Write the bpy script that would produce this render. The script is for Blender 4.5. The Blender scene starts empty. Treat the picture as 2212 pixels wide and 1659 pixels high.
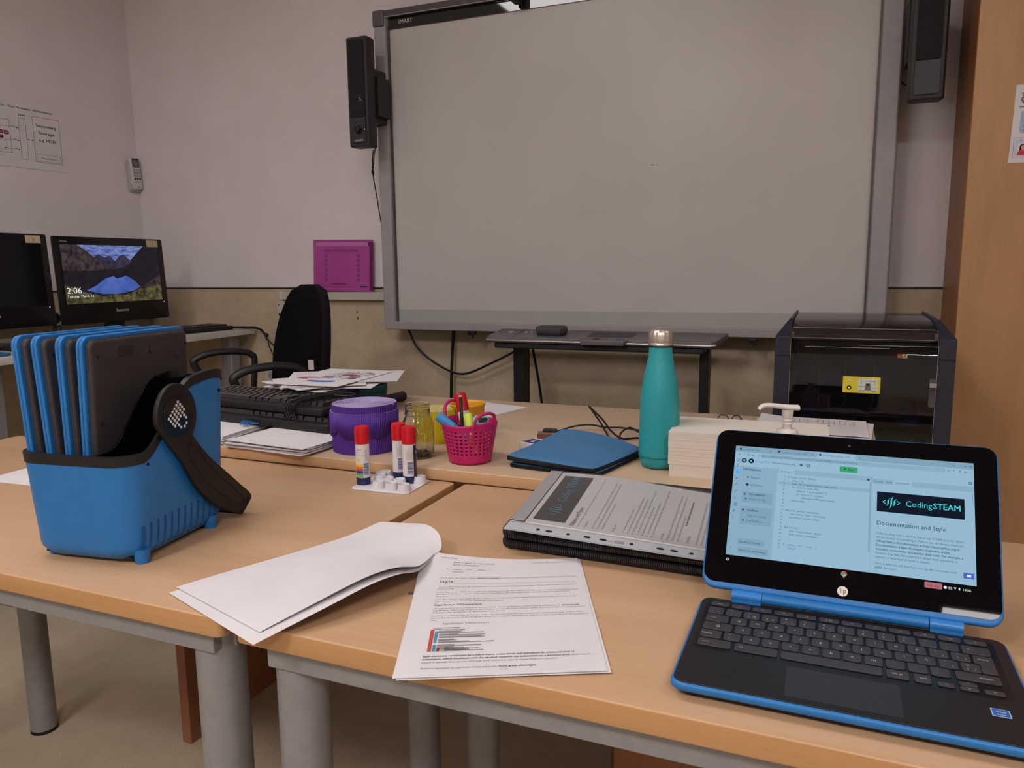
import bpy, bmesh, math, random
from mathutils import Matrix, Vector
PI = math.pi
R = math.radians
random.seed(7)
SC = bpy.context.scene
COL = SC.collection

# ------------------------------------------------------------------ camera
CAM_H = 1.135
cd = bpy.data.cameras.new('camera'); cam = bpy.data.objects.new('camera', cd); COL.objects.link(cam)
cd.sensor_fit = 'HORIZONTAL'; cd.sensor_width = 36.0; cd.lens = 1653.98 / 2212 * 36.0
cd.clip_start = 0.02; cd.clip_end = 60
_y, _p, _r = R(22.6543), R(8.644), R(-0.6483)
_fw = Vector((-math.sin(_y) * math.cos(_p), math.cos(_y) * math.cos(_p), -math.sin(_p)))
_rt = Vector((math.cos(_y), math.sin(_y), 0)); _up = _rt.cross(_fw)
_r2 = _rt * math.cos(_r) + _up * math.sin(_r); _u2 = -_rt * math.sin(_r) + _up * math.cos(_r)
m3 = Matrix((_r2, _u2, -_fw)).transposed()
cam.matrix_world = Matrix.Translation((0, 0, CAM_H)) @ m3.to_4x4()
SC.camera = cam

# ------------------------------------------------------------------ world, exposure, ceiling light
w = bpy.data.worlds.new('world'); SC.world = w; w.use_nodes = True
bgn = w.node_tree.nodes['Background']; bgn.inputs[0].default_value = (.75, .8, 1, 1); bgn.inputs[1].default_value = 0.0
SC.view_settings.view_transform = 'Standard'; SC.view_settings.look = 'None'
SC.view_settings.exposure = 0.20; SC.view_settings.gamma = 1.0
SC.view_settings.use_curve_mapping = False
SC.cycles.max_bounces = 8; SC.cycles.diffuse_bounces = 4; SC.cycles.glossy_bounces = 4
SC.cycles.transmission_bounces = 8; SC.cycles.transparent_max_bounces = 16
SC.cycles.caustics_reflective = False; SC.cycles.caustics_refractive = False
SC.cycles.sample_clamp_indirect = 4.0

CEIL = 2.75
# recessed fittings (x, y, size x, size y, power in W): the glowing diffusers built with the ceiling are the only lamps
FIT = [(-1.38, .74, 1.2, .6, 20), (.79, -1.48, .6, .6, 46), (-1.15, -1.4, .6, .6, 50), (1.2, .9, .6, .6, 9)]

# ------------------------------------------------------------------ materials
def lin(c):
    if isinstance(c, str):
        c = tuple(int(c[i:i + 2], 16) / 255 for i in (0, 2, 4))
    return tuple((x / 12.92 if x <= .04045 else ((x + .055) / 1.055) ** 2.4) for x in c)
MATS = {}
def mat(name, c='808080', rough=.5, metal=0., spec=.5, emit=0., c2=None, scale=20., stretch=(1, 1, 1), lo=.35, hi=.65,
        bump=0., bscale=None, trans=0., ior=1.45, coat=0., detail=3., alpha=1.0):
    """procedural Principled material: optional two-colour noise and noise bump in object space"""
    if name in MATS: return MATS[name]
    m = bpy.data.materials.new(name); m.use_nodes = True; MATS[name] = m
    nt = m.node_tree; N = nt.nodes; L = nt.links; p = N['Principled BSDF']
    col = lin(c)
    p.inputs['Base Color'].default_value = (*col, 1); p.inputs['Roughness'].default_value = rough
    p.inputs['Metallic'].default_value = metal; p.inputs['Specular IOR Level'].default_value = spec
    p.inputs['IOR'].default_value = ior; p.inputs['Coat Weight'].default_value = coat
    p.inputs['Coat Roughness'].default_value = .05
    p.inputs['Transmission Weight'].default_value = trans; p.inputs['Alpha'].default_value = alpha
    if c2 or bump:
        tc = N.new('ShaderNodeTexCoord'); mp = N.new('ShaderNodeMapping'); mp.inputs['Scale'].default_value = stretch
        L.new(tc.outputs['Object'], mp.inputs[0])
    if c2:
        nz = N.new('ShaderNodeTexNoise'); nz.inputs['Scale'].default_value = scale; nz.inputs['Detail'].default_value = detail
        L.new(mp.outputs[0], nz.inputs['Vector'])
        rp = N.new('ShaderNodeValToRGB'); rp.color_ramp.elements[0].position = lo; rp.color_ramp.elements[1].position = hi
        rp.color_ramp.elements[0].color = (*lin(c2), 1); rp.color_ramp.elements[1].color = (*col, 1)
        L.new(nz.outputs['Fac'], rp.inputs[0]); L.new(rp.outputs[0], p.inputs['Base Color'])
        if emit: L.new(rp.outputs[0], p.inputs['Emission Color'])
    if bump:
        nb = N.new('ShaderNodeTexNoise'); nb.inputs['Scale'].default_value = bscale or scale; nb.inputs['Detail'].default_value = 2
        L.new(mp.outputs[0], nb.inputs['Vector'])
        bp = N.new('ShaderNodeBump'); bp.inputs['Strength'].default_value = bump; bp.inputs['Distance'].default_value = .002
        L.new(nb.outputs['Fac'], bp.inputs['Height']); L.new(bp.outputs[0], p.inputs['Normal'])
    if emit:
        if not c2: p.inputs['Emission Color'].default_value = (*col, 1)
        p.inputs['Emission Strength'].default_value = emit * .871
        if not c2: p.inputs['Base Color'].default_value = (.002, .002, .002, 1)
    return m

def wood(name, c1, c2, axis='x', rough=.42, spec=.35):
    """beech laminate: long faint fibres, cloudy figure, short dark flecks"""
    if name in MATS: return MATS[name]
    m = bpy.data.materials.new(name); m.use_nodes = True; MATS[name] = m
    nt = m.node_tree; N = nt.nodes; L = nt.links; p = N['Principled BSDF']
    tc = N.new('ShaderNodeTexCoord')
    def noise(sc, st, det=3):
        mp = N.new('ShaderNodeMapping'); mp.inputs['Scale'].default_value = st; L.new(tc.outputs['Object'], mp.inputs[0])
        n = N.new('ShaderNodeTexNoise'); n.inputs['Scale'].default_value = sc; n.inputs['Detail'].default_value = det
        L.new(mp.outputs[0], n.inputs['Vector']); return n
    st = (1, 16, 16) if axis == 'x' else (16, 16, 1)
    sf = (1, 5, 5) if axis == 'x' else (5, 5, 1)
    a = noise(7, st, 4); b = noise(2.6, sf, 2); f = noise(60, (1, 9, 9) if axis == 'x' else (9, 9, 1), 2)
    ad = N.new('ShaderNodeMath'); ad.operation = 'MULTIPLY_ADD'; ad.inputs[1].default_value = .4
    L.new(a.outputs['Fac'], ad.inputs[0]); L.new(b.outputs['Fac'], ad.inputs[2])
    rp = N.new('ShaderNodeValToRGB'); rp.color_ramp.elements[0].position = .45; rp.color_ramp.elements[1].position = .95
    rp.color_ramp.elements[0].color = (*lin(c2), 1); rp.color_ramp.elements[1].color = (*lin(c1), 1)
    L.new(ad.outputs[0], rp.inputs[0])
    r2 = N.new('ShaderNodeValToRGB'); r2.color_ramp.elements[0].position = .27; r2.color_ramp.elements[1].position = .36
    r2.color_ramp.elements[0].color = (.89, .87, .84, 1); r2.color_ramp.elements[1].color = (1, 1, 1, 1)
    L.new(f.outputs['Fac'], r2.inputs[0])
    mx = N.new('ShaderNodeMix'); mx.data_type = 'RGBA'; mx.blend_type = 'MULTIPLY'; mx.inputs[0].default_value = 1
    L.new(rp.outputs[0], mx.inputs[6]); L.new(r2.outputs[0], mx.inputs[7]); L.new(mx.outputs[2], p.inputs['Base Color'])
    p.inputs['Roughness'].default_value = rough; p.inputs['Specular IOR Level'].default_value = spec
    return m

def speckle(name, base, base2, dark, sc=1.0, rough=.6, thr=.30):
    """marbled linoleum: cloudy ground with short dark and pale flecks"""
    if name in MATS: return MATS[name]
    m = bpy.data.materials.new(name); m.use_nodes = True; MATS[name] = m
    nt = m.node_tree; N = nt.nodes; L = nt.links; p = N['Principled BSDF']
    tc = N.new('ShaderNodeTexCoord')
    def noise(scale, st, det=2):
        mp = N.new('ShaderNodeMapping'); mp.inputs['Scale'].default_value = st; L.new(tc.outputs['Object'], mp.inputs[0])
        n = N.new('ShaderNodeTexNoise'); n.inputs['Scale'].default_value = scale * sc; n.inputs['Detail'].default_value = det
        L.new(mp.outputs[0], n.inputs['Vector']); return n
    a = noise(9, (1, 1, 1), 5)
    rp = N.new('ShaderNodeValToRGB'); rp.color_ramp.elements[0].position = .3; rp.color_ramp.elements[1].position = .7
    rp.color_ramp.elements[0].color = (*lin(base2), 1); rp.color_ramp.elements[1].color = (*lin(base), 1)
    L.new(a.outputs['Fac'], rp.inputs[0])
    b = noise(95, (1, 2.4, 2.4), 1.5)
    r2 = N.new('ShaderNodeValToRGB'); r2.color_ramp.elements[0].position = thr - .035; r2.color_ramp.elements[1].position = thr + .02
    r2.color_ramp.elements[0].color = (1, 1, 1, 1); r2.color_ramp.elements[1].color = (0, 0, 0, 1)
    L.new(b.outputs['Fac'], r2.inputs[0])
    mx = N.new('ShaderNodeMix'); mx.data_type = 'RGBA'
    L.new(r2.outputs[0], mx.inputs[0]); L.new(rp.outputs[0], mx.inputs[6]); mx.inputs[7].default_value = (*lin(dark), 1)
    L.new(mx.outputs[2], p.inputs['Base Color'])
    p.inputs['Roughness'].default_value = rough; p.inputs['Specular IOR Level'].default_value = .3
    return m

def clearpane(name, tint='ffffff', gloss_rough=.03, haze=0.0, hazecol='808080'):
    """thin tinted transparent sheet: tinted pass-through, Fresnel gloss, optional milky haze"""
    if name in MATS: return MATS[name]
    m = bpy.data.materials.new(name); m.use_nodes = True; MATS[name] = m
    nt = m.node_tree; N = nt.nodes; L = nt.links; N.remove(N['Principled BSDF']); out = N['Material Output']
    t = N.new('ShaderNodeBsdfTransparent'); t.inputs[0].default_value = (*lin(tint), 1)
    g = N.new('ShaderNodeBsdfGlossy'); g.inputs['Roughness'].default_value = gloss_rough
    d = N.new('ShaderNodeBsdfDiffuse'); d.inputs[0].default_value = (*lin(hazecol), 1)
    m1 = N.new('ShaderNodeMixShader'); m1.inputs[0].default_value = haze
    L.new(t.outputs[0], m1.inputs[1]); L.new(d.outputs[0], m1.inputs[2])
    f = N.new('ShaderNodeFresnel'); f.inputs[0].default_value = 1.45
    m2 = N.new('ShaderNodeMixShader'); L.new(f.outputs[0], m2.inputs[0]); L.new(m1.outputs[0], m2.inputs[1]); L.new(g.outputs[0], m2.inputs[2])
    L.new(m2.outputs[0], out.inputs['Surface'])
    return m

# ------------------------------------------------------------------ mesh builder
_glyph = {}
def glyphs(s, bold):
    k = (s, bold)
    if k not in _glyph:
        cu = bpy.data.curves.new('t', 'FONT'); cu.body = s; cu.size = 1.0; cu.resolution_u = 2
        o = bpy.data.objects.new('t', cu); COL.objects.link(o)
        bpy.context.view_layer.update()
        me = bpy.data.meshes.new_from_object(o.evaluated_get(bpy.context.evaluated_depsgraph_get()))
        vs = [tuple(v.co) for v in me.vertices]; fs = [tuple(q.vertices) for q in me.polygons]
        wd = max([v[0] for v in vs], default=0)
        bpy.data.objects.remove(o); bpy.data.curves.remove(cu); bpy.data.meshes.remove(me)
        _glyph[k] = (vs, fs, wd)
    return _glyph[k]

def smooth_path(pts, n=6):
    P = [Vector(p) for p in pts]; out = []
    if len(P) < 3: return P
    for i in range(len(P) - 1):
        p0 = P[max(i - 1, 0)]; p1 = P[i]; p2 = P[i + 1]; p3 = P[min(i + 2, len(P) - 1)]
        for k in range(n):
            t = k / n
            out.append(.5 * ((2 * p1) + (p2 - p0) * t + (2 * p0 - 5 * p1 + 4 * p2 - p3) * t * t + (3 * p1 - p0 - 3 * p2 + p3) * t ** 3))
    out.append(P[-1]); return out

def rrect(w, d, r, n=5, cx=0, cy=0):
    pts = []
    for qx, qy, a0 in ((1, 1, 0), (-1, 1, 90), (-1, -1, 180), (1, -1, 270)):
        for k in range(n + 1):
            a = R(a0 + 90 * k / n)
            pts.append((cx + qx * (w / 2 - r) + r * math.cos(a), cy + qy * (d / 2 - r) + r * math.sin(a)))
    return pts

class MB:
    def __init__(s, M=None):
        s.v = []; s.f = []; s.fm = []; s.mats = []; s.M = M or Matrix(); s.map = None; s.root = Matrix()
    def mi(s, m):
        if m not in s.mats: s.mats.append(m)
        return s.mats.index(m)
    def add(s, vs, fs, m):
        o = len(s.v); k = s.mi(m)
        for p in vs:
            p = Vector(p)
            if s.map: p = Vector(s.map(p))
            s.v.append(s.M @ p)
        for f in fs: s.f.append([o + i for i in f]); s.fm.append(k)
        return s
    def box(s, lo, hi, m, rot=None):
        (a, b, c), (d, e, f) = lo, hi
        vs = [Vector(p) for p in ((a, b, c), (d, b, c), (d, e, c), (a, e, c), (a, b, f), (d, b, f), (d, e, f), (a, e, f))]
        if rot:
            ce = Vector(((a + d) / 2, (b + e) / 2, (c + f) / 2)); vs = [ce + rot @ (q - ce) for q in vs]
        return s.add(vs, [(0, 3, 2, 1), (4, 5, 6, 7), (0, 1, 5, 4), (1, 2, 6, 5), (2, 3, 7, 6), (3, 0, 4, 7)], m)
    def cbox(s, c, sz, m, rot=None):
        return s.box([c[i] - sz[i] / 2 for i in range(3)], [c[i] + sz[i] / 2 for i in range(3)], m, rot)
    def prism(s, pts, z0, z1, m, ch=0.0, axis='z'):
        """extrude a 2-D outline; ch rounds the upper and lower rims"""
        n = len(pts); cx = sum(p[0] for p in pts) / n; cy = sum(p[1] for p in pts) / n
        def ins(d):
            out = []
            for i in range(n):
                a = Vector(pts[i - 1]); b = Vector(pts[i]); c = Vector(pts[(i + 1) % n])
                e1 = (b - a); e2 = (c - b)
                n1 = Vector((-e1.y, e1.x)); n2 = Vector((-e2.y, e2.x))
                if n1.length: n1.normalize()
                if n2.length: n2.normalize()
                q = (n1 + n2)
                if q.length: q.normalize()
                out.append(b + q * d)
            return out
        ar = sum(pts[i - 1][0] * pts[i][1] - pts[i][0] * pts[i - 1][1] for i in range(n))
        sg = 1 if ar > 0 else -1
        if ch:
            rings = []
            for k in range(4):
                a = k / 3 * PI / 2; rings.append((ins(sg * ch * (1 - math.sin(a))), z0 + ch * (1 - math.cos(a))))
            up = [(r_[0], z1 - (r_[1] - z0)) for r_ in reversed(rings)]
            rings += up
        else: rings = [(pts, z0), (pts, z1)]
        vs = []; fs = []
        for ps, z in rings:
            for p in ps: vs.append((p[0], p[1], z))
        for k in range(len(rings) - 1):
            for i in range(n):
                j = (i + 1) % n; f = (k * n + i, k * n + j, (k + 1) * n + j, (k + 1) * n + i)
                fs.append(f if sg > 0 else f[::-1])
        t = tuple(range((len(rings) - 1) * n, len(rings) * n)); b = tuple(range(n - 1, -1, -1))
        if sg < 0: t = t[::-1]; b = b[::-1]
        fs += [t, b]
        if axis == 'y': vs = [(p[0], -p[2], p[1]) for p in vs]     # outline in x,z, thickness along -y
        if axis == 'x': vs = [(p[2], p[0], p[1]) for p in vs]      # outline in y,z, thickness along x
        return s.add(vs, fs, m)
    def cyl(s, p0, p1, r0, m, r1=None, n=20, caps=True):
        p0 = Vector(p0); p1 = Vector(p1); r1 = r0 if r1 is None else r1
        d = (p1 - p0).normalized(); u = d.orthogonal().normalized(); v = d.cross(u)
        vs = []
        for p, r in ((p0, r0), (p1, r1)):
            for i in range(n):
                a = 2 * PI * i / n; vs.append(p + u * (r * math.cos(a)) + v * (r * math.sin(a)))
        fs = [(i, (i + 1) % n, n + (i + 1) % n, n + i) for i in range(n)]
        if caps: fs += [tuple(range(n - 1, -1, -1)), tuple(range(n, 2 * n))]
        return s.add(vs, fs, m)
    def tube(s, pts, r, m, n=10, smooth=6, flat=1.0, upv=None):
        P = smooth_path(pts, smooth) if smooth else [Vector(p) for p in pts]
        vs = []; fs = []; up = Vector(upv) if upv else None; u = None
        for i, p in enumerate(P):
            d = (P[min(i + 1, len(P) - 1)] - P[max(i - 1, 0)]).normalized()
            if up is not None:
                v = d.cross(up).normalized(); u = v.cross(d)
            else:
                if u is None: u = d.orthogonal().normalized()
                else: u = (u - d * u.dot(d)).normalized()
                v = d.cross(u)
            rr = r(i / (len(P) - 1)) if callable(r) else r
            for k in range(n):
                a = 2 * PI * k / n; vs.append(p + u * (rr * math.cos(a) * flat) + v * (rr * math.sin(a)))
        for i in range(len(P) - 1):
            for k in range(n):
                j = (k + 1) % n; fs.append((i * n + k, i * n + j, (i + 1) * n + j, (i + 1) * n + k))
        fs += [tuple(range(n - 1, -1, -1)), tuple(range((len(P) - 1) * n, len(P) * n))]
        return s.add(vs, fs, m)
    def lathe(s, prof, m, c=(0, 0, 0), n=32, rip=0, ripn=0):
        """revolve (r, z) pairs round z; m may be one material or one per span"""
        vs = []; N_ = len(prof)
        for r, z in prof:
            for i in range(n):
                a = 2 * PI * i / n; rr = r * (1 + rip * math.cos(ripn * a)) if ripn else r
                vs.append((c[0] + rr * math.cos(a), c[1] + rr * math.sin(a), c[2] + z))
        if isinstance(m, (list, tuple)):
            o = len(s.v); s.add(vs, [], m[0])
            for k in range(N_ - 1):
                kk = s.mi(m[k])
                for i in range(n):
                    j = (i + 1) % n; s.f.append([o + k * n + i, o + k * n + j, o + (k + 1) * n + j, o + (k + 1) * n + i]); s.fm.append(kk)
            return s
        fs = []
        for k in range(N_ - 1):
            for i in range(n):
                j = (i + 1) % n; fs.append((k * n + i, k * n + j, (k + 1) * n + j, (k + 1) * n + i))
        return s.add(vs, fs, m)
    def grid(s, fn, nu, nv, m, back=None):
        vs = [fn(i / nu, j / nv) for j in range(nv + 1) for i in range(nu + 1)]
        fs = [(j * (nu + 1) + i, j * (nu + 1) + i + 1, (j + 1) * (nu + 1) + i + 1, (j + 1) * (nu + 1) + i) for j in range(nv) for i in range(nu)]
        return s.add(vs, fs, m)
    def rect(s, x0, y0, x1, y1, z, m, nx=1, ny=1):
        return s.grid(lambda u, v: (x0 + (x1 - x0) * u, y0 + (y1 - y0) * v, z), nx, ny, m)
    def poly(s, pts, z, m):
        return s.add([(p[0], p[1], z) for p in pts], [tuple(range(len(pts)))], m)
    def disc(s, x, y, r, z, m, n=16, ry=None):
        return s.poly([(x + r * math.cos(2 * PI * i / n), y + (ry or r) * math.sin(2 * PI * i / n)) for i in range(n)], z, m)
    def text(s, t, x, y, size, m, z=0.0, bold=False, al='L', w=None, sx=1.0, rot=0):
        vs, fs, wd = glyphs(t, bold)
        k = size * sx
        if w: k = w / max(wd, 1e-6)
        off = {'L': 0, 'C': -wd * k / 2, 'R': -wd * k}[al]
        ca, sa = math.cos(rot), math.sin(rot); out = []
        for p in vs:
            px, py = p[0] * k + off, p[1] * size
            out.append((x + px * ca - py * sa, y + px * sa + py * ca, z))
        if bold:
            d_ = .030 * k; s.add([(p[0] + d_ * ca, p[1] + d_ * sa, p[2] + .00002) for p in out], fs, m); s.add([(p[0] + d_ / 2 * ca, p[1] + d_ / 2 * sa, p[2] + .00001) for p in out], fs, m)
        return s.add(out, fs, m)
    def build(s, name, parent=None, bevel=0.0, seg=2, ang=35, flat=False, solid=0.0, offset=-1, sub=0, weld=False):
        me = bpy.data.meshes.new(name)
        inv = Matrix()
        if parent is not None: inv = WM(parent).inverted()
        me.from_pydata([tuple(inv @ v) for v in s.v], [], s.f)
        for m in s.mats: me.materials.append(m)
        me.polygons.foreach_set('material_index', s.fm)
        if weld:
            bm = bmesh.new(); bm.from_mesh(me); bmesh.ops.remove_doubles(bm, verts=bm.verts, dist=1e-6); bm.to_mesh(me); bm.free()
        me.update()
        if not flat:
            me.polygons.foreach_set('use_smooth', [len(p.vertices) <= 6 for p in me.polygons]); me.set_sharp_from_angle(angle=R(ang))
        o = bpy.data.objects.new(name, me); COL.objects.link(o)
        if parent is not None: o.parent = parent
        if solid:
            q = o.modifiers.new('solid', 'SOLIDIFY'); q.thickness = solid; q.offset = offset
        if bevel:
            q = o.modifiers.new('bevel', 'BEVEL'); q.width = bevel; q.segments = seg; q.limit_method = 'ANGLE'; q.angle_limit = R(ang)
            q.harden_normals = True
        if sub:
            q = o.modifiers.new('sub', 'SUBSURF'); q.levels = sub; q.render_levels = sub
        return o

def WM(o):
    m = Matrix.LocRotScale(o.location, o.rotation_euler, None)
    return (WM(o.parent) @ m) if o.parent else m
def tag(o, label=None, cat=None, group=None, kind=None):
    if label: o['label'] = label
    if cat: o['category'] = cat
    if group: o['group'] = group
    if kind: o['kind'] = kind
    return o
def thing(name, label, cat, loc=(0, 0, 0), rz=0.0, group=None):
    o = bpy.data.objects.new(name, None); o.empty_display_size = .05; COL.objects.link(o)
    o.location = loc; o.rotation_euler = (0, 0, rz)
    return tag(o, label, cat, group)
def copy_thing(o, label, loc=None, rot=None, parent=None):
    c = o.copy(); COL.objects.link(c)
    if parent is not None: c.parent = parent
    else:
        if label: c['label'] = label
        if loc is not None: c.location = loc
        if rot is not None: c.rotation_euler = rot
    for ch in list(o.children): copy_thing(ch, None, parent=c)
    return c
def LM(loc, rz=0.0, rx=0.0, ry=0.0):
    return Matrix.Translation(loc) @ Matrix.Rotation(rz, 4, 'Z') @ Matrix.Rotation(ry, 4, 'Y') @ Matrix.Rotation(rx, 4, 'X')
def struct(mb, name, **k):
    return tag(mb.build(name, **k), kind='structure')

def thing_part(name, parent):
    o = bpy.data.objects.new(name, None); COL.objects.link(o); o.parent = parent; o.empty_display_size = .02; return o
# ------------------------------------------------------------------ shared materials
WHITEWALL = mat('wall_paint', 'e2dbdc', .75, c2='ddd6d7', scale=6, bump=.12, bscale=180, spec=.25)
LINO = speckle('linoleum_floor', 'c0b29c', 'b4a690', '958670', 1.5, .5, .33)
WAINS = speckle('linoleum_dado', 'c4b49c', 'b6a68e', '917f68', 1.5, .6, .315)
BEECH = wood('beech_top', 'c7a381', 'ba9572')
BEECHSHEEN = wood('beech_sheen_top', 'c6ad92', 'bca286')  # beech made paler and greyer to paint in the glancing reflection
BEECHEDGE = wood('beech_edge', 'bd9264', 'b08556')
CABWOOD = wood('cabinet_wood', 'b88c64', 'aa7f56', axis='z', rough=.45)
PANELWOOD = wood('panel_wood', '98684a', '88593d', axis='z', rough=.5)
GREYMETAL = mat('grey_metal', '8d8c8e', .42, .2, c2='868588', scale=60, bump=.05, bscale=300)
BLACKPL = mat('black_plastic', '17161a', .45, c2='131216', scale=90, bump=.1, bscale=400)
DARKPL = mat('dark_plastic', '232227', .5, bump=.1, bscale=500)
GLOSSBLACK = mat('gloss_black', '08080b', .08, spec=.6)
CHARCOAL = mat('charcoal_plastic', '2e2c30', .55, c2='29272b', scale=60, bump=.1, bscale=500)
WHITEPL = mat('white_plastic', 'd6d2cd', .4, c2='d0ccc7', scale=20)
PAPER = mat('white_paper', 'd8d4d7', .85, c2='d3cfd2', scale=12, spec=.1)
INK = mat('black_ink', '2b2a2e', .8, spec=.1)
GREYINK = mat('grey_ink', '8a878c', .8, spec=.1)
BLUEPL = mat('blue_plastic', '2372b8', .42, c2='216eb0', scale=40, bump=.12, bscale=700)
BLUEMID = mat('blue_hinge_plastic', '2f7cc8', .35)
RUBBER = mat('black_rubber', '101012', .7, bump=.1, bscale=300)
CHROME = mat('brushed_steel', 'd2c9c0', .36, .85, c2='c0b7ae', scale=30, stretch=(1, 1, 20))
CABLE = mat('black_cable', '0d0d10', .45)

# ------------------------------------------------------------------ room shell
RX0, RX1, RY0, RY1 = -3.22, 2.7, -3.1, 2.914
b = MB(); b.box((RX0 - .1, RY0 - .1, -.08), (RX1 + .1, RY1 + .1, 0), LINO); struct(b, 'floor', flat=True)
b = MB(); b.box((RX0 - .1, RY0 - .1, CEIL), (RX1 + .1, RY1 + .1, CEIL + .08), mat('ceiling_paint', 'cfcac8', .8, c2='c9c4c2', scale=30, bump=.1)); struct(b, 'ceiling', flat=True)
DZ = 1.0525
def wallbox(name, lo, hi):
    q = MB(); q.box((lo[0], lo[1], 0), (hi[0], hi[1], DZ), WAINS); q.box((lo[0], lo[1], DZ), (hi[0], hi[1], CEIL), WHITEWALL)
    struct(q, name, flat=True)
wallbox('wall_back', (RX0 - .1, RY1), (RX1 + .1, RY1 + .1))
wallbox('wall_left', (RX0 - .1, RY0), (RX0, RY1))
wallbox('wall_right', (RX1, RY0), (RX1 + .1, RY1))
wallbox('wall_front', (RX0 - .1, RY0 - .1), (RX1 + .1, RY0))
b = MB(); b.box((RX0, RY1 - .004, DZ - .003), (RX1, RY1, DZ + .003), BLACKPL); struct(b, 'trim_1', flat=True)
b = MB(); b.box((RX0, RY0, DZ - .003), (RX0 + .004, RY1 - .004, DZ + .003), BLACKPL); struct(b, 'trim_2', flat=True)
# floor seam and scratches seen under the table
b = MB(); b.box((-3.2, .86, 0), (-.6, .865, .0006), mat('floor_seam', '6d5f4e', .7)); struct(b, 'trim_3', flat=True)

for i, (x, y, a, bb, pw) in enumerate(FIT):
    t = thing('ceiling_light', ['recessed ceiling light panel over the interactive board end of the tables', 'square recessed ceiling light panel behind the open laptop',
              'square recessed ceiling light panel behind the left table', 'square recessed ceiling light panel above the wooden cabinet'][i], 'light', (x, y, CEIL), group='recessed ceiling lights')
    q = MB(); 
    for lo, hi in (((-a/2-.02, -bb/2-.02), (a/2+.02, -bb/2)), ((-a/2-.02, bb/2), (a/2+.02, bb/2+.02)), ((-a/2-.02, -bb/2), (-a/2, bb/2)), ((a/2, -bb/2), (a/2+.02, bb/2))):
        q.box((x + lo[0], y + lo[1], CEIL - .012), (x + hi[0], y + hi[1], CEIL), WHITEPL)
    q.build('frame', t, flat=True)
    q = MB(); q.box((x - a/2, y - bb/2, CEIL - .006), (x + a/2, y + bb/2, CEIL - .001), mat('lamp_diffuser_%d' % i, 'fff8f6', .5, emit=pw / (a * bb * PI))); q.build('diffuser', t, flat=True)

# ------------------------------------------------------------------ front tables
def front_table(name, label, x0, x1):
    y0, y1, zt = .634, 1.236, .74
    t = thing(name, label, 'table', ((x0 + x1) / 2, (y0 + y1) / 2, 0), group='beech classroom tables pushed together')
    q = MB(); q.prism(rrect(x1 - x0, y1 - y0, .010, 4, (x0 + x1) / 2, (y0 + y1) / 2), zt - .025, zt, BEECH, .002)
    o = q.build('tabletop', t, ang=50)
    o.data.materials.append(BEECHEDGE)
    for p in o.data.polygons:
        if abs(p.normal.z) < .3: p.material_index = 1
    q = MB()
    for a, c in (((x0 + .03, y0 + .018, zt - .058), (x1 - .03, y0 + .043, zt - .025)), ((x0 + .03, y1 - .043, zt - .058), (x1 - .03, y1 - .018, zt - .025)),
                 ((x0 + .018, y0 + .043, zt - .058), (x0 + .043, y1 - .043, zt - .025)), ((x1 - .043, y0 + .043, zt - .058), (x1 - .018, y1 - .043, zt - .025))):
        q.box(a, c, GREYMETAL)
    q.build('apron_frame', t, bevel=.002)
    for sx in (0, 1):
        for sy in (0, 1):
            px = x1 - .052 if sx else x0 + .052; py = y1 - .052 if sy else y0 + .052
            q = MB(); q.cyl((px, py, .006), (px, py, zt - .026), .03, GREYMETAL, n=32); l = q.build('leg', t)
            q = MB(); q.cyl((px, py, 0), (px, py, .008), .0306, RUBBER, n=32); q.build('foot_cap', l)
    return t
front_table('classroom_table', 'beech topped table with grey round legs carrying the blue laptop carrier', -1.832, -.632)
front_table('classroom_table', 'beech topped table with grey round legs under the open laptop', -.612, .588)

# ------------------------------------------------------------------ back table
ZB = .762
t = thing('office_table', 'beech table behind the two front tables, holding pens and craft supplies', 'table', (-.65, 1.6, 0))
BX0, BX1, BY0, BY1 = -1.42, .101, 1.238, 1.962
q = MB(); q.prism(rrect(BX1 - BX0, BY1 - BY0, .012, 4, (BX0 + BX1) / 2, (BY0 + BY1) / 2), ZB - .022, ZB, BEECHSHEEN, .002)
o = q.build('tabletop', t, ang=50); o.data.materials.append(wood('pale_edge', 'c9a47c', 'bb966e'))
for p in o.data.polygons:
    if abs(p.normal.z) < .3: p.material_index = 1
q = MB(); q.box((-1.412, 1.272, 0), (-1.384, 1.93, ZB - .022), PANELWOOD); q.build('side_panel', t, bevel=.002)
q = MB(); q.box((.05, 1.272, 0), (.078, 1.93, ZB - .022), PANELWOOD); q.build('side_panel', t, bevel=.002)
q = MB(); q.box((-1.384, 1.62, .34), (.05, 1.64, ZB - .022), PANELWOOD); q.build('modesty_panel', t, bevel=.002)
q = MB(); q.box((-.345, 1.29, .03), (.05, 1.615, ZB - .024), mat('pedestal_shaded_wood', '6b3f2c', .5, c2='5f3626', scale=8, stretch=(1, 1, 9)));  # darker than the panels: shade under the table is put into this colour
ped = q.build('pedestal', t, bevel=.002)
for k in range(3):
    z0 = .05 + k * .225; q = MB(); q.box((-.335, 1.272, z0), (.04, 1.2895, z0 + .215), PANELWOOD); dr = q.build('drawer', ped, bevel=.002)
    q = MB(); q.tube([(-.2, 1.272, z0 + .17), (-.2, 1.25, z0 + .17), (-.1, 1.25, z0 + .17), (-.1, 1.272, z0 + .17)], .004, GREYMETAL, smooth=0); q.build('handle', dr)

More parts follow.
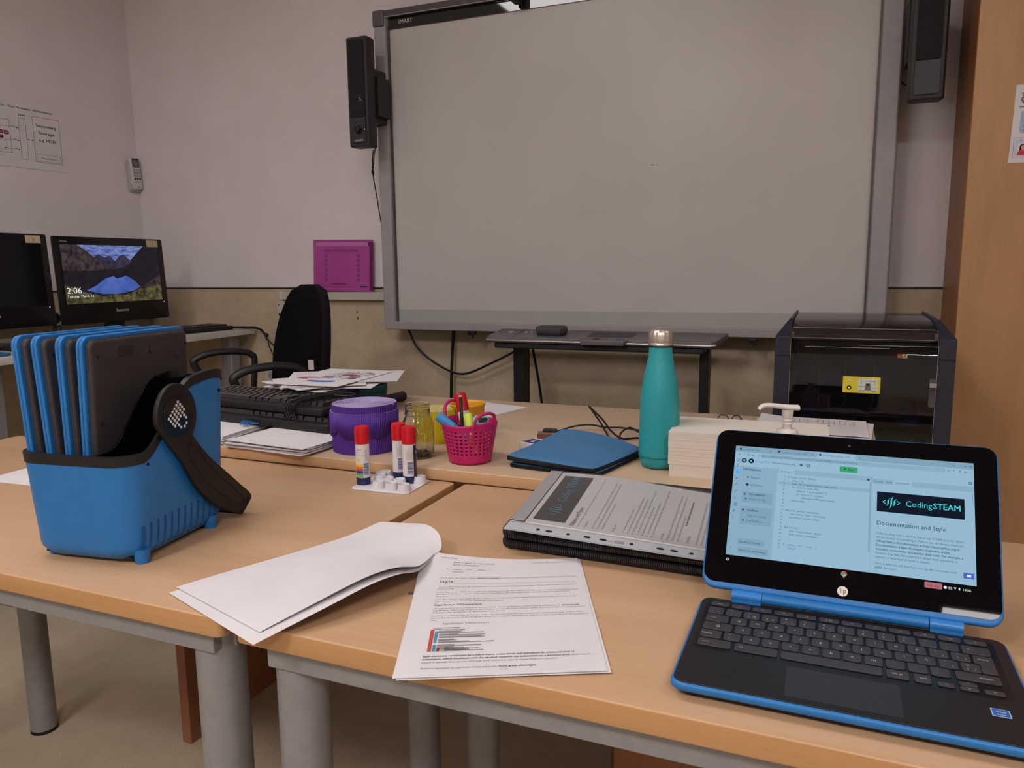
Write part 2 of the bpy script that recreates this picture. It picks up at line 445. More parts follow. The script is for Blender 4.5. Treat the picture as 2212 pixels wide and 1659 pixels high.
# ------------------------------------------------------------------ wooden cabinet on the right
t = thing('storage_cabinet', 'tall wooden cabinet at the right edge with a notice on its front', 'cabinet', (.9, 2.72, 0))
q = MB(); q.box((.337, 2.56, 0), (1.5, 2.908, 2.3), wood('cabinet_side_wood', '9a6238', '8b562f', axis='z')); q.build('body', t, bevel=.002)
for k in (0, 1):
    x0 = .335 + k * .582; q = MB(); q.box((x0, 2.54, .06), (x0 + .579, 2.559, 2.3), CABWOOD); d = q.build('door', t, bevel=.0015)
    q = MB(); hx = x0 + (.54 if k == 0 else .04); q.tube([(hx, 2.54, 1.0), (hx, 2.51, 1.01), (hx, 2.51, 1.12), (hx, 2.54, 1.13)], .005, GREYMETAL, smooth=0); q.build('handle', d)
# notice on the cabinet door
t = thing('staff_notice', 'laminated notice with a grey crest and a small portrait card on wooden cabinet', 'notice', (.53, 2.54, 1.4))
q = MB(); M0 = Matrix.Translation((.430, 2.5385, 1.405)) @ Matrix.Rotation(R(90), 4, 'X') @ Matrix.Rotation(R(-1.5), 4, 'Z')
q.M = M0; q.box((0, 0, -.0012), (.21, .205, 0), PAPER); q.build('sheet', t, flat=True)
q = MB(M0); g = mat('crest_grey', '6d6b75', .8)
q.disc(.0235, .167, .0095, .0006, g, 12, .010); q.poly([(.016, .163), (.031, .163), (.0235, .151)], .0007, g)
for k in range(5): q.disc(.0165 + k * .0035, .182 + (.0025 if k in (1, 2, 3) else 0), .0022, .0006, g, 8)
q.rect(.0155, .176, .0315, .179, .0006, g); q.rect(.0225, .184, .0245, .190, .0006, g); q.rect(.012, .146, .035, .149, .0006, g)
q.disc(.0235, .167, .005, .0008, mat('crest_pale', 'b6b4bb', .8), 8); q.build('crest', t, flat=True)
q = MB(M0); q.poly(rrect(.18, .062, .009, 4, .108, .108), .0006, mat('card_blue', '9fb0c8', .8)); 
for k in range(5): q.disc(.027, .127 - k * .0105, .0011, .0009, INK, 8); q.text(['Formación y orientación', 'Proyectos del centro', 'Atención a familias', 'Orden de aula', 'Jefatura'][k], .034, .1255 - k * .0105, .0065, GREYINK, .0009)
q.build('text_card', t, flat=True)
q = MB(M0); q.rect(.008, .014, .14, .066, .0005, INK); q.rect(.0087, .0147, .1393, .0653, .0007, PAPER); q.rect(.012, .018, .13, .0625, .0009, mat('card_pale_blue', 'b4c4dc', .8))
q.text('Jefa', .021, .0585, .0042, INK, .0012); q.rect(.0175, .019, .046, .052, .0012, mat('photo_ground', 'd8d2cc', .8))
q.build('card', t, flat=True)
q = MB(M0); sk = mat('print_skin', 'd2a593', .8); hr = mat('print_hair', '2a1d20', .8); rd = mat('print_red', 'c03445', .8)
q.disc(.031, .0415, .0075, .0015, hr, 14, .0085); q.poly([(.0235, .0425), (.0385, .0425), (.0395, .031), (.0225, .0305)], .0015, hr)
q.poly([(.018, .0195), (.044, .0195), (.0435, .029), (.0365, .0345), (.026, .0345), (.0195, .0285)], .0017, rd)
q.poly([(.0285, .0335), (.0335, .0335), (.0335, .038), (.0285, .038)], .0018, sk); q.disc(.031, .0405, .0048, .0019, sk, 14, .006)
q.rect(.0285, .041, .0299, .0416, .0021, hr); q.rect(.0321, .041, .0335, .0416, .0021, hr); q.rect(.0295, .0368, .0325, .0374, .0021, rd)
q.build('portrait', t, flat=True)
# ------------------------------------------------------------------ interactive whiteboard
XL, XR, ZL, ZT, YB = -1.737, .167, .884, 2.143, 2.794
FRAMEG = mat('board_frame_grey', '9c999b', .45, .0, c2='969395', scale=30, bump=.04, bscale=300)
FRAMED = mat('board_frame_dark', '4c4a4e', .4, .1)
SURF = mat('board_surface', 'bfbbb8', .33, c2='bab6b3', scale=3, spec=.4)
t = thing('interactive_whiteboard', 'large grey framed interactive whiteboard on the back wall', 'whiteboard', ((XL + XR) / 2, YB, ZL))
q = MB(); q.box((XL + .04, YB, ZL + .03), (XR - .04, YB + .02, ZT - .03), SURF); sf = q.build('writing_surface', t, flat=True)
q = MB(); sm = mat('smudge_ink', '77757a', .8)
for x, z, w_ in ((-.62, 1.49, .012), (-.60, 1.489, .008), (-.66, 1.155, .004), (-.612, 1.491, .005)):
    q.box((x, YB - .0006, z), (x + w_, YB, z + .0022), sm)
q.build('pen_smudge', t, flat=True)
q = MB(); q.box((XL + .042, YB - .001, ZL + .035), (XR - .05, YB + .001, ZL + .084), mat('lower_strip', 'a9aaa6', .25, c2='a4a6a2', scale=5)); q.build('lower_strip', t, flat=True)
# side rails: deep rounded profile, front face then a thin inner lip
for s, xo in ((1, XL), (-1, XR)):
    wd_ = .052 if s > 0 else .06
    prof = [(xo, YB + .045), (xo, YB - .018), (xo + s * .006, YB - .026), (xo + s * wd_, YB - .022), (xo + s * (wd_ + .006), YB - .004), (xo + s * (wd_ + .006), YB + .045)]
    q = MB(); q.prism(prof if s > 0 else prof[::-1], ZL, ZT, FRAMEG); r_ = q.build('side_rail', t, bevel=.003)
    q = MB(); q.box((xo + s * wd_ if s > 0 else xo + s * (wd_ + .009), YB - .012, ZL + .03), (xo + s * (wd_ + .009) if s > 0 else xo + s * wd_, YB, ZT - .06), FRAMED); q.build('inner_lip', r_)
q = MB(); q.box((XL + .045, YB - .02, ZL), (XR - .045, YB + .045, ZL + .033), FRAMEG); q.build('bottom_rail', t, bevel=.004)
q = MB(); q.box((XL + .045, YB - .024, ZT - .022), (XR - .045, YB + .045, ZT), FRAMED)
q.box((XL + .05, YB - .026, ZT - .027), (XR - .05, YB - .02, ZT - .022), FRAMEG); q.build('top_rail', t, bevel=.003)
q = MB(); q.box((XL - .002, YB - .03, ZT - .06), (XL + .05, YB + .046, ZT + .003), mat('corner_cap_grey', '59565b', .45)); q.build('corner_cap', t, bevel=.007, seg=3)
q = MB(); q.box((XL + .054, YB - .006, ZT - .068), (XR - .05, YB + .004, ZT - .027), mat('gloss_strip', '1b1b1f', .035, spec=.9)); gs = q.build('top_gloss_strip', t, flat=True)
q = MB(Matrix.Translation((0, YB - .0068, 0)) @ Matrix.Rotation(R(90), 4, 'X')); q.text('SMART', -1.634, 2.091, .021, mat('logo_silver', 'c6c2c0', .5), w=.066); q.build('brand_lettering', t, flat=True)
# small camera block at the top edge
q = MB(); q.box((-1.128, YB - .07, 2.088), (-1.098, YB - .02, 2.15), BLACKPL); q.build('sensor_block', t, bevel=.004)
for x in (-1.336, -.25):
    q = MB(); q.prism(rrect(.034, .02, .009, 4, x, ZL - .008), -(YB + .006), -(YB - .014), BLACKPL, .003, axis='y'); c_ = q.build('bottom_clip', t)
    q = MB(); q.cyl((x + .006, YB - .01, ZL - .016), (x + .006, YB - .01, ZL - .03), .0035, BLACKPL, n=12); q.build('clip_screw', c_)
q = MB(); q.box((XL + .3, YB + .045, ZL + .25), (XR - .3, RY1 - .002, ZL + .35), FRAMED); q.build('wall_bracket', t, flat=True)
q = MB(); q.box((XL + .3, YB + .045, ZT - .35), (XR - .3, RY1 - .002, ZT - .25), FRAMED); q.build('wall_bracket', t, flat=True)

# ------------------------------------------------------------------ pen tray on posts
t = thing('pen_tray', 'grey pen tray with buttons on two black posts below the whiteboard', 'tray', (-.74, 2.66, 0))
TG = mat('tray_grey', '6a676b', .4, .1, c2='636064', scale=30)
yo, yi = 2.53, 2.672
q = MB(); pts = [(-1.158, yo + .012), (-1.146, yo), (-.355, yo), (-.343, yo + .01), (-.318, yi), (-1.152, yi)]
z0, z1 = .868, .888
def tilt(p): return (p[0], p[1], p[2] + (p[1] - yo) * .13)
q.map = tilt; q.prism(pts, z0, z1, TG, .002); q.build('tray_top', t, bevel=.002)
q = MB(); q.map = tilt; q.tube([(-1.156, yo + .004, z0 + .009), (-1.14, yo - .003, z0 + .009), (-.36, yo - .003, z0 + .009), (-.342, yo + .006, z0 + .009)], .004, mat('tray_edge_silver', 'b9b5b2', .3, .8), smooth=0); q.build('front_trim', t)
q = MB(); q.box((-1.13, yo + .01, z0 - .022), (-.38, yi - .02, z0 - .001), DARKPL); q.build('underside', t, bevel=.006)
q = MB(); q.map = tilt; q.box((-.785, yo + .035, z1), (-.625, yo + .115, z1 + .0006), mat('tray_well', '323135', .5)); q.build('pen_recess', t, flat=True)
q = MB(); q.map = tilt
q.prism([(-.80, yo + .002), (-.79, yo - .022), (-.64, yo - .022), (-.628, yo + .002), (-.64, yo + .02), (-.79, yo + .02)], z0 + .004, z1 + .001, TG, .002); cp = q.build('colour_panel', t, bevel=.002)
for k, c_ in enumerate(('2a292d', '8e4340', '4f8a66', '2f5f98')):
    q = MB(); q.map = tilt; x = -.752 + k * .027; q.box((x, yo - .004, z1 + .001), (x + .023, yo + .005, z1 + .003), mat('key_colour_' + c_, c_, .5)); q.build('colour_button', cp)
for x, r_ in ((-1.09, .011), (-1.03, .006), (-1.008, .006), (-.985, .003)):
    q = MB(); q.map = tilt; q.cyl((x, yo + .08, z1 - .001), (x, yo + .08, z1 + .003), r_, mat('button_silver', 'bdb9b6', .35, .6), n=16); q.build('button', t)
q = MB(); q.map = tilt; q.box((-1.055, yo + .005, z1), (-1.054, yi, z1 + .0008), INK); q.box((-.965, yo + .04, z1), (-.935, yo + .075, z1 + .0006), INK); q.build('tray_groove', t, flat=True)
for x0, x1 in ((-1.088, -1.044), (-.405, -.375)):
    q = MB(); q.box((x0, 2.62, 0), (x1, 2.68, .867), BLACKPL); q.build('post', t, bevel=.003)
q = MB(); q.box((-1.25, 2.5, 0), (-.9, 2.8, .02), BLACKPL); q.build('base_plate', t, bevel=.003)
q = MB(); q.box((-.55, 2.5, 0), (-.22, 2.8, .02), BLACKPL); q.build('base_plate', t, bevel=.003)
er = MB(); er.map = lambda p: tilt(p)
er.prism([(-.983, 2.585), (-.972, 2.566), (-.882, 2.56), (-.868, 2.575), (-.868, 2.60), (-.88, 2.615), (-.972, 2.615)], z1 + .0045, z1 + .030, mat('eraser_grey', '3c3b40', .55, c2='36353a', scale=60), .008)
er.prism([(-.980, 2.586), (-.970, 2.568), (-.884, 2.562), (-.870, 2.576), (-.870, 2.60), (-.88, 2.613), (-.972, 2.613)], z1 + .0005, z1 + .006, BLACKPL)
tag(er.build('board_eraser', None), 'dark rounded board eraser lying on the pen tray', 'eraser')

# ------------------------------------------------------------------ speakers
def speaker(x0, label, knob):
    t = thing('wall_speaker', label, 'speaker', (x0 + .05, 2.66, 1.61), group='tall black speakers beside the whiteboard')
    w_, zb, h = .088, 1.607, .405
    q = MB(); q.prism([(x0, 2.62), (x0 + w_, 2.62), (x0 + w_ + .006, 2.645), (x0 + w_ - .002, 2.685), (x0 + .002, 2.685), (x0 - .006, 2.645)], zb, zb + h, CHARCOAL, .006); q.build('housing', t, bevel=.004)
    def face(n, z0, z1, m, d=.004):
        q = MB(); q.prism(rrect(w_ - .022, z1 - z0, .006, 4, x0 + w_ / 2, (z0 + z1) / 2), -2.619, -(2.619 - d), m, axis='y'); return q.build(n, t)
    face('grille', zb + .11, zb + h - .012, mat('speaker_grille', '141317', .8, bump=.6, bscale=900))
    fp = face('control_panel', zb + .014, zb + .108, mat('speaker_panel', '2c2b30', .45))
    if knob:
        q = MB(); q.cyl((x0 + .047, 2.616, zb + .062), (x0 + .047, 2.596, zb + .062), .0135, BLACKPL, n=24); q.build('volume_knob', t, bevel=.002)
        q = MB(Matrix.Translation((0, 2.6146, 0)) @ Matrix.Rotation(R(90), 4, 'X')); lg = mat('logo_silver')
        for k in range(9):
            a = R(55 + k * 25); q.disc(x0 + .047 + .023 * math.cos(a), zb + .062 + .023 * math.sin(a), .0009, 0, lg, 6)
        q.disc(x0 + .047 + .026, zb + .062, .0016, 0, mat('led_white', 'ffffff', .5, emit=1.2), 8)
        q.text('SMART', x0 + .028, zb + .018, .011, lg, w=.038); q.build('printed_marks', t, flat=True)
        q = MB(Matrix.Translation((0, 2.6148, 0)) @ Matrix.Rotation(R(90), 4, 'X'))
        for a, b_, r_ in ((.055, .178, .0035), (.052, .168, .0025), (.060, .172, .003), (.063, .164, .001), (.068, .166, .0012), (.057, .186, .0018)): q.disc(x0 + a, zb + b_, r_, 0, mat('plaster_mark', '8c878b', .9), 7)
        q.build('scuff_mark', t, flat=True)
    sx = 1 if knob else -1; bx = x0 + w_ if knob else x0
    q = MB(); q.box((-1.72, 2.684, zb + .12) if knob else (.170, 2.684, zb + .12), (-1.668, 2.765, zb + .27) if knob else (.215, 2.765, zb + .30), BLACKPL); q.build('side_bracket', t, bevel=.002)
    q = MB(); q.box((x0 + .02, 2.684, zb + .10), (x0 + .08, RY1 - .003, zb + .30), BLACKPL); q.build('wall_bracket', t, bevel=.002)
    return t
speaker(-1.7680, 'tall black speaker with a volume knob left of the whiteboard', True)
speaker(.180, 'tall black speaker between whiteboard and wooden cabinet, without a knob', False)
q = MB(); q.tube([(-1.69, 2.68, 1.615), (-1.72, 2.72, 1.60), (-1.79, 2.82, 1.62), (-1.8155, 2.85, 1.543), (-1.798, 2.85, 1.428), (-1.776, 2.85, 1.293), (-1.75, 2.86, 1.20), (-1.72, 2.87, 1.1)], .0024, CABLE)
q.tube([(-1.685, 2.68, 1.615), (-1.76, 2.78, 1.60), (-1.812, 2.848, 1.545)], .002, CABLE)
q.lathe([(0, -.012), (.005, -.008), (.006, 0), (.005, .008), (0, .012)], BLACKPL, (-1.8155, 2.85, 1.54), 10)
tag(q.build('speaker_cable', None), 'thin black cable hanging from the left speaker with a bead', 'cable')
q = MB(); q.tube([(.162, 2.86, 1.72), (.175, 2.83, 1.70), (.19, 2.74, 1.665)], .0022, CABLE); tag(q.build('speaker_cable', None), 'short grey wire running to the right speaker from behind the board', 'cable')
q = MB(); q.tube([(-1.69, 2.86, .90), (-1.673, 2.86, .877), (-1.624, 2.86, .793), (-1.525, 2.86, .7265), (-1.416, 2.86, .6955), (-1.288, 2.86, .745), (-1.17, 2.85, .803), (-1.08, 2.78, .85)], .0048, CABLE)
tag(q.build('hanging_cable', None), 'black cable sagging in a loop below the whiteboard', 'cable')
q = MB(); q.tube([(-1.463, 2.88, .90), (-1.466, 2.88, .875), (-1.484, 2.88, .6), (-1.49, 2.88, .03)], .0065, CABLE); tag(q.build('hanging_cable', None), 'thick black cable dropping straight down the wall', 'cable')
q = MB(); q.tube([(-1.04, 2.70, .83), (-1.02, 2.74, .62), (-1.0, 2.76, .3), (-.99, 2.76, .03)], .005, CABLE); tag(q.build('hanging_cable', None), 'black cable leaning down behind the left tray post', 'cable')

# ------------------------------------------------------------------ trunking, sockets, wall folder
TW = mat('trunking_white', 'bdb7b2', .5, c2='b8b2ad', scale=10)
t = thing('cable_trunking', 'white cable trunking along the wall left of the whiteboard', 'trunking', (-2.0, RY1, 1.02))
q = MB(); q.box((-2.365, RY1 - .03, 1.0), (-1.7, RY1 - .0005, 1.036), TW); q.build('channel', t, bevel=.002)
q = MB(); q.box((-2.367, RY1 - .031, .999), (-2.352, RY1 - .0005, 1.037), mat('end_cap_white', 'c9c4bf', .5)); q.build('end_cap', t, bevel=.002)
t = thing('data_socket_box', 'white data socket box under the trunking behind the office chair', 'socket', (-2.3, RY1, .95))
q = MB(); q.box((-2.38, RY1 - .04, .89), (-2.20, RY1 - .0005, .994), TW); q.build('housing', t, bevel=.004)
for zz in (.925, .903):
    q = MB(); q.box((-2.368, RY1 - .042, zz), (-2.354, RY1 - .0395, zz + .012), INK); q.build('port', t)
q = MB(); q.cyl((-2.366, RY1 - .042, .977), (-2.366, RY1 - .039, .977), .003, INK, n=10); q.build('screw', t)
t = thing('wall_socket', 'white double power socket low on the wall behind the papers', 'socket', (-2.45, RY1, .63))
q = MB(); q.box((-2.50, RY1 - .012, .605), (-2.34, RY1 - .0005, .675), TW); q.build('faceplate', t, bevel=.003)
for x in (-2.455, -2.385):
    q = MB(); q.cyl((x, RY1 - .014, .64), (x, RY1 - .011, .64), .020, mat('socket_well', '9a948f', .6), n=20)
    q.cyl((x - .006, RY1 - .0155, .64), (x - .006, RY1 - .0138, .64), .0025, INK, n=8); q.cyl((x + .006, RY1 - .0155, .64), (x + .006, RY1 - .0138, .64), .0025, INK, n=8); q.build('power_outlet', t)
q = MB(); q.box((-1.967, RY1 - .002, .94), (-1.963, RY1 - .0003, .951), INK); q.box((-1.964, RY1 - .002, .912), (-1.960, RY1 - .0003, .923), INK); tag(q.build('screw_hole', None), 'pair of small dark screw holes in the beige dado', 'hole')
q = MB(); q.tube([(-2.372, 2.89, .9), (-2.382, 2.885, .86), (-2.365, 2.88, .83), (-2.35, 2.88, .79), (-2.38, 2.88, .70)], .003, CABLE); tag(q.build('data_cable', None), 'thin dark cable dropping from the socket box behind the chair', 'cable')

MAG = clearpane('magenta_film', 'c85fae', .15, .45, 'b0409c'); MAGD = mat('magenta_card', 'a84494', .55, c2='a03e8c', scale=20); MAGL = mat('magenta_pale', 'bd74ac', .5); MAGX = mat('magenta_deep', '5f1450', .6)
t = thing('document_wallet', 'magenta plastic document wallet leaning on the white trunking', 'folder', (-2.02, 2.9, 1.04))
Mw = Matrix.Translation((-2.173, 2.884, 1.0365)) @ Matrix.Rotation(R(-2.5), 4, 'X') @ Matrix.Rotation(R(90), 4, 'X') @ Matrix.Rotation(R(-1.2), 4, 'Z')
q = MB(Mw); q.box((0, 0.006, -.004), (.312, .232, 0), MAGD); q.build('back_cover', t, bevel=.001)
q = MB(Mw); q.box((.014, .03, .0002), (.288, .22, .0014), MAGL); q.build('paper_insert', t, flat=True)
q = MB(Mw); q.box((.004, .010, .0018), (.298, .206, .0024), mat('magenta_front', 'b04a9c', .3, c2='a54490', scale=8)); fr = q.build('front_cover', t, flat=True)
q = MB(Mw); q.poly([(.03, .206), (.282, .206), (.272, .222), (.022, .222)], .0022, MAGL); q.rect(.290, .012, .312, .222, .0018, MAGX); q.build('flap', t, flat=True)
q = MB(Mw); g = mat('magenta_print', '8e3a7c', .6)
for k in range(6):
    z = .050 + k * .021
    q.rect(.062, z, .078, z + .014, .0026, g); q.rect(.232, z, .252, z + .015, .0026, g)
    q.rect(.098, z + .002, .136, z + .0028, .0026, g); q.rect(.098, z + .010, .136, z + .0107, .0026, g); q.rect(.158, z + .002, .198, z + .0028, .0026, g); q.rect(.158, z + .010, .198, z + .0107, .0026, g)
q.rect(.06, .178, .24, .19, .0026, g); q.rect(.098, .036, .178, .040, .0028, mat('magenta_red', '6d0c2a', .6)); q.rect(.252, .0245, .288, .031, .0028, INK); q.text('beautone', .254, .0255, .0055, MAGL, .003, w=.03); q.rect(.004, .028, .298, .0287, .0027, MAGX)
q.build('print', t, flat=True)

# ------------------------------------------------------------------ poster and remote on the left wall
t = thing('wall_poster', 'white computer architecture diagram poster on the left wall', 'poster', (RX0, 2.31, 1.72))
Mp = Matrix.Translation((RX0 + .001, 0, 0)) @ Matrix(((0, 0, 1, 0), (1, 0, 0, 0), (0, 1, 0, 0), (0, 0, 0, 1)))   # x->Y, y->Z, z->+X
q = MB(Mp); q.box((2.10, 1.580, 0), (2.519, 1.866, .0012), mat('poster_paper', 'ded8da', .6, c2='dad4d6', scale=8)); q.build('sheet', t, flat=True)
q = MB(Mp); Z = .0018
def frame(x0, y0, x1, y1, th=.0012, m=INK):
    q.rect(x0, y0, x1, y0 + th, Z, m); q.rect(x0, y1 - th, x1, y1, Z, m); q.rect(x0, y0, x0 + th, y1, Z, m); q.rect(x1 - th, y0, x1, y1, Z, m)
q.text('Computer Systems - Von Neumann Architecture', 2.475, 1.8235, .0125, INK, Z, bold=True, al='R', w=.355 * 1)
q.text('RAM', 2.330, 1.7945, .012, INK, Z, bold=True, al='C', w=.03)
frame(2.3145, 1.617, 2.3455, 1.7865); frame(2.3775, 1.6125, 2.503, 1.803); frame(2.385, 1.6175, 2.495, 1.6465, .0008)
for s_, y in (('Secondary', 1.761), ('Storage', 1.731), ('e.g. HDD', 1.701)): q.text(s_, 2.4385, y, .0175, INK, Z, bold=True, al='C', w={'Secondary': .096, 'Storage': .073, 'e.g. HDD': .078}[s_])
q.text('Virtual Memory', 2.440, 1.6275, .0085, INK, Z, bold=True, al='C', w=.075)
frame(2.13, 1.636, 2.2745, 1.7715); frame(2.14, 1.648, 2.256, 1.685, .0008)
PM = mat('poster_maroon', '70224a', .7)
q.rect(2.222, 1.711, 2.243, 1.727, Z, PM); q.rect(2.246, 1.710, 2.268, 1.726, Z, PM); q.rect(2.20, 1.692, 2.243, 1.706, Z, PM); q.rect(2.15, 1.735, 2.235, 1.765, Z, mat('poster_pink', 'c7a9b5', .7))
for x, y, s_ in ((2.226, 1.716, 'MAC'), (2.250, 1.715, 'CIR'), (2.206, 1.696, 'MAR'), (2.19, 1.745, 'ALU')): q.text(s_, x, y, .008, PAPER, Z + .0004, bold=True, w=.014)
for y, s_ in ((1.743, 'Control unit'), (1.69, 'Address'), (1.654, 'Data')):
    x0 = 2.235 if y > 1.7 else 2.243; q.rect(x0, y, 2.312, y + .001, Z, INK); q.poly([(2.312, y + .0005), (2.305, y + .0035), (2.305, y - .0025)], Z, INK); q.text(s_, 2.293, y + .0035, .0055, INK, Z, al='C', bold=True)
q.poly([(2.243, 1.6545), (2.25, 1.658), (2.25, 1.651)], Z, INK)
q.rect(2.35, 1.70, 2.373, 1.701, Z, INK); q.poly([(2.376, 1.7005), (2.369, 1.7035), (2.369, 1.6975)], Z, INK); q.poly([(2.347, 1.7005), (2.354, 1.7035), (2.354, 1.6975)], Z, INK)
q.rect(2.14, 1.622, 2.24, 1.6228, Z, INK); q.build('printed_diagram', t, flat=True)

t = thing('remote_control', 'white air conditioning remote control in its holder near the room corner', 'remote', (RX0 + .02, 2.89, 1.6))
# lies nearly flat on the left wall, a touch twisted
Mr = Matrix.Translation((RX0 + .006, 2.857, 1.527)) @ Matrix.Rotation(R(4), 4, 'X') @ Matrix(((0, 0, 1, 0), (1, 0, 0, 0), (0, 1, 0, 0), (0, 0, 0, 1)))
q = MB(Mr); q.prism(rrect(.058, .15, .012, 5, .022, .072), -.004, .012, TW, .003); q.build('holder', t)
q = MB(Mr); q.prism(rrect(.054, .152, .011, 5, .026, .083), .006, .026, mat('remote_white', 'cfcac6', .45), .005); q.build('body', t)
q = MB(Mr); q.rect(.006, .113, .046, .155, .0265, mat('remote_dark', '2f2e33', .4)); q.rect(.011, .119, .041, .148, .0269, mat('remote_lcd', '70747a', .3)); q.build('display', t, flat=True)
q = MB(Mr); g = mat('remote_button_grey', '8f8b8c', .6)
for r_ in range(4):
    for c_ in range(3):
        q.rect(.008 + c_ * .014, .096 - r_ * .0135, .018 + c_ * .014, .104 - r_ * .0135, .0268, g if r_ < 3 else INK)
for c_ in range(3): q.disc(.013 + c_ * .013, .045, .003, .0268, g, 8)
q.rect(.018, .018, .038, .021, .0268, INK); q.build('button_pad', t, flat=True)

# ------------------------------------------------------------------ white desk along the left wall
WD = mat('desk_white', 'c9c5c0', .5, c2='c4c0bb', scale=8)
t = thing('computer_desk', 'white desk with a grey leg along the left wall', 'desk', (-2.87, 1.7, 0))
q = MB(); q.prism([(-3.215, .25), (-2.487, .25), (-2.487, 1.7), (-2.53, 2.895), (-3.215, 2.905)], .838, .862, WD, .001); q.build('desktop', t)
for x, y in ((-2.62, 2.80), (-2.60, 1.66), (-2.58, .4)):
    q = MB(); q.box((x - .012, y - .03, 0), (x + .05, y + .03, .838), GREYMETAL); q.build('leg', t, bevel=.008)
q = MB(); q.box((-3.1, .3, .78), (-3.06, 2.85, .837), GREYMETAL); q.build('rear_beam', t, bevel=.003)
t = thing('wall_trunking', 'white trunking with sockets on the left wall behind the monitors', 'trunking', (RX0, 1.9, .93))
q = MB(); q.box((RX0 + .0005, .3, .905), (RX0 + .045, 2.90, .965), TW); q.box((RX0 + .045, .3, .93), (RX0 + .047, 2.90, .934), mat('end_cap_white')); q.build('channel', t, bevel=.003)

# ------------------------------------------------------------------ all-in-one computers
LANDS = None
def computer(y0, z0, label, screen_on, num):
    x = -2.8; w_, h = .535, .350
    t = thing('desktop_computer', label, 'computer', (x - .05, y0 + w_ / 2, .862), group='black all in one computers on the white desk')
    M = Matrix.Translation((x, y0, z0)) @ Matrix.Rotation(R(-2.5), 4, 'Y') @ Matrix(((0, 0, 1, 0), (1, 0, 0, 0), (0, 1, 0, 0), (0, 0, 0, 1)))
    q = MB(M); q.prism(rrect(w_ - .02, h - .02, .008, 4, w_ / 2, h / 2), -.012, -.004, BLACKPL, .003); q.prism(rrect(w_ - .12, h - .10, .02, 4, w_ / 2, h / 2), -.045, -.011, BLACKPL, .01); q.build('rear_housing', t)
    q = MB(M); q.prism(rrect(w_, h, .008, 4, w_ / 2, h / 2), -.004, .002, mat('monitor_bezel', '0c0b0f', .25, spec=.5), .001); q.build('bezel', t)
    q = MB(M); q.box((.026, .078, .0018), (.508, .320, .0026), mat('screen_off', '07070c', .12, spec=.4)); sc = q.build('screen', t, flat=True)
    q = MB(M); q.text('lenovo', w_ / 2 + .02, .042, .018, mat('logo_silver'), .0026, bold=True, al='C', w=.062); q.build('brand_lettering', t, flat=True)
    q = MB(M); q.box((w_ - .085, h - .034, .0024), (w_ - .026, h - .006, .0036), mat('sticker_cream', 'c7b596', .7)); st = q.build('number_sticker', t, flat=True)
    q = MB(M); q.text(num, w_ - .055, h - .028, .018, INK, .0040, al='C'); q.build('number', st, flat=True)
    q = MB(M); q.text('ThinkCentre', .03, h - .022, .009, mat('logo_silver'), .0026, w=.034); q.disc(w_ - .022, .072, .002, .0026, mat('led_white'), 8); q.disc(w_ / 2, h - .014, .003, .0026, DARKPL, 10); q.build('small_marks', t, flat=True)
    q = MB(M); q.box((w_ / 2 - .045, -.06, -.04), (w_ / 2 + .045, .12, -.02), BLACKPL); q.build('neck', t, bevel=.004)
    q = MB(); q.prism(rrect(.2, .24, .02, 4, x - .03, y0 + w_ / 2), .862, .874, BLACKPL, .003); q.build('foot_plate', t)
    if screen_on:
        e = lambda n, c, c2=None, sc=25, **k: mat(n, c, .5, emit=1.0, c2=c2, scale=sc, **k)
        sky = e('pic_sky', '6a78ac', '303f78', 55, stretch=(1, .5, 2)); rock = e('pic_rock', '3c3234', '141118', 55); rk2 = e('pic_rock_far', '2c2c40', '1a1a2c', 55)
        dark = e('pic_dark', '17151e', '0b0a12', 55); lake = e('pic_lake', '4660a4', '263a80', 10); grass = e('pic_grass', '524f2c', '201f16', 55); wht = e('pic_white', 'e8e8f0')
        q = MB(M)
        def P(pts, z, m):   # fractions of the picture
            q.poly([(.030 + a * .474, .082 + b_ * .236) for a, b_ in pts], z, m)
        P([(0, 0), (1, 0), (1, 1), (0, 1)], .0030, dark)
        P([(.16, 1), (.84, 1), (.66, .70), (.50, .62), (.30, .78)], .0032, sky)
        P([(.30, .78), (.36, .84), (.42, .79), (.47, .82), (.52, .72), (.57, .82), (.62, .84), (.67, .76), (.71, .70), (.62, .62), (.50, .58), (.36, .62)], .0033, rk2)
        P([(0, 1), (.16, 1), (.24, .90), (.33, .76), (.42, .66), (.50, .60), (.30, .56), (0, .56)], .0034, rock)
        P([(1, 1), (.86, .98), (.78, .84), (.70, .72), (.62, .62), (.54, .60), (.70, .55), (1, .58)], .0034, dark)
        P([(.20, .22), (.30, .30), (.40, .42), (.48, .46), (.52, .42), (.58, .44), (.62, .47), (.70, .38), (.76, .26), (.70, .20), (.52, .14), (.36, .15)], .0035, lake)
        P([(0, .34), (.05, .28), (.10, .30), (.16, .20), (.28, .16), (.36, .10), (.48, .14), (.60, .12), (.66, .16), (.72, .20), (.80, .26), (.90, .24), (1, .34), (1, 0), (0, 0)], .0036, grass)
        P([(.72, .22), (.80, .28), (.88, .36), (1, .50), (1, .30), (.9, .25), (.80, .22)], .0037, rock)
        q.text('2:06', .036, .124, .034, wht, .0042, w=.066); q.text('Tuesday, March 15', .036, .107, .0135, wht, .0042, w=.12)
        q.build('screen_picture', sc, flat=True)
    return t
computer(2.108, .928, 'black all in one computer showing a lake and mountain picture', True, '1')
computer(1.552, .932, 'black all in one computer with a dark screen at the left edge', False, '3')
q = MB(); q.lathe([(0, -.024), (.013, -.021), (.022, -.011), (.024, 0), (.022, .011), (.013, .021), (0, .024)], BLACKPL, (-2.86, 2.122, .955), 18)
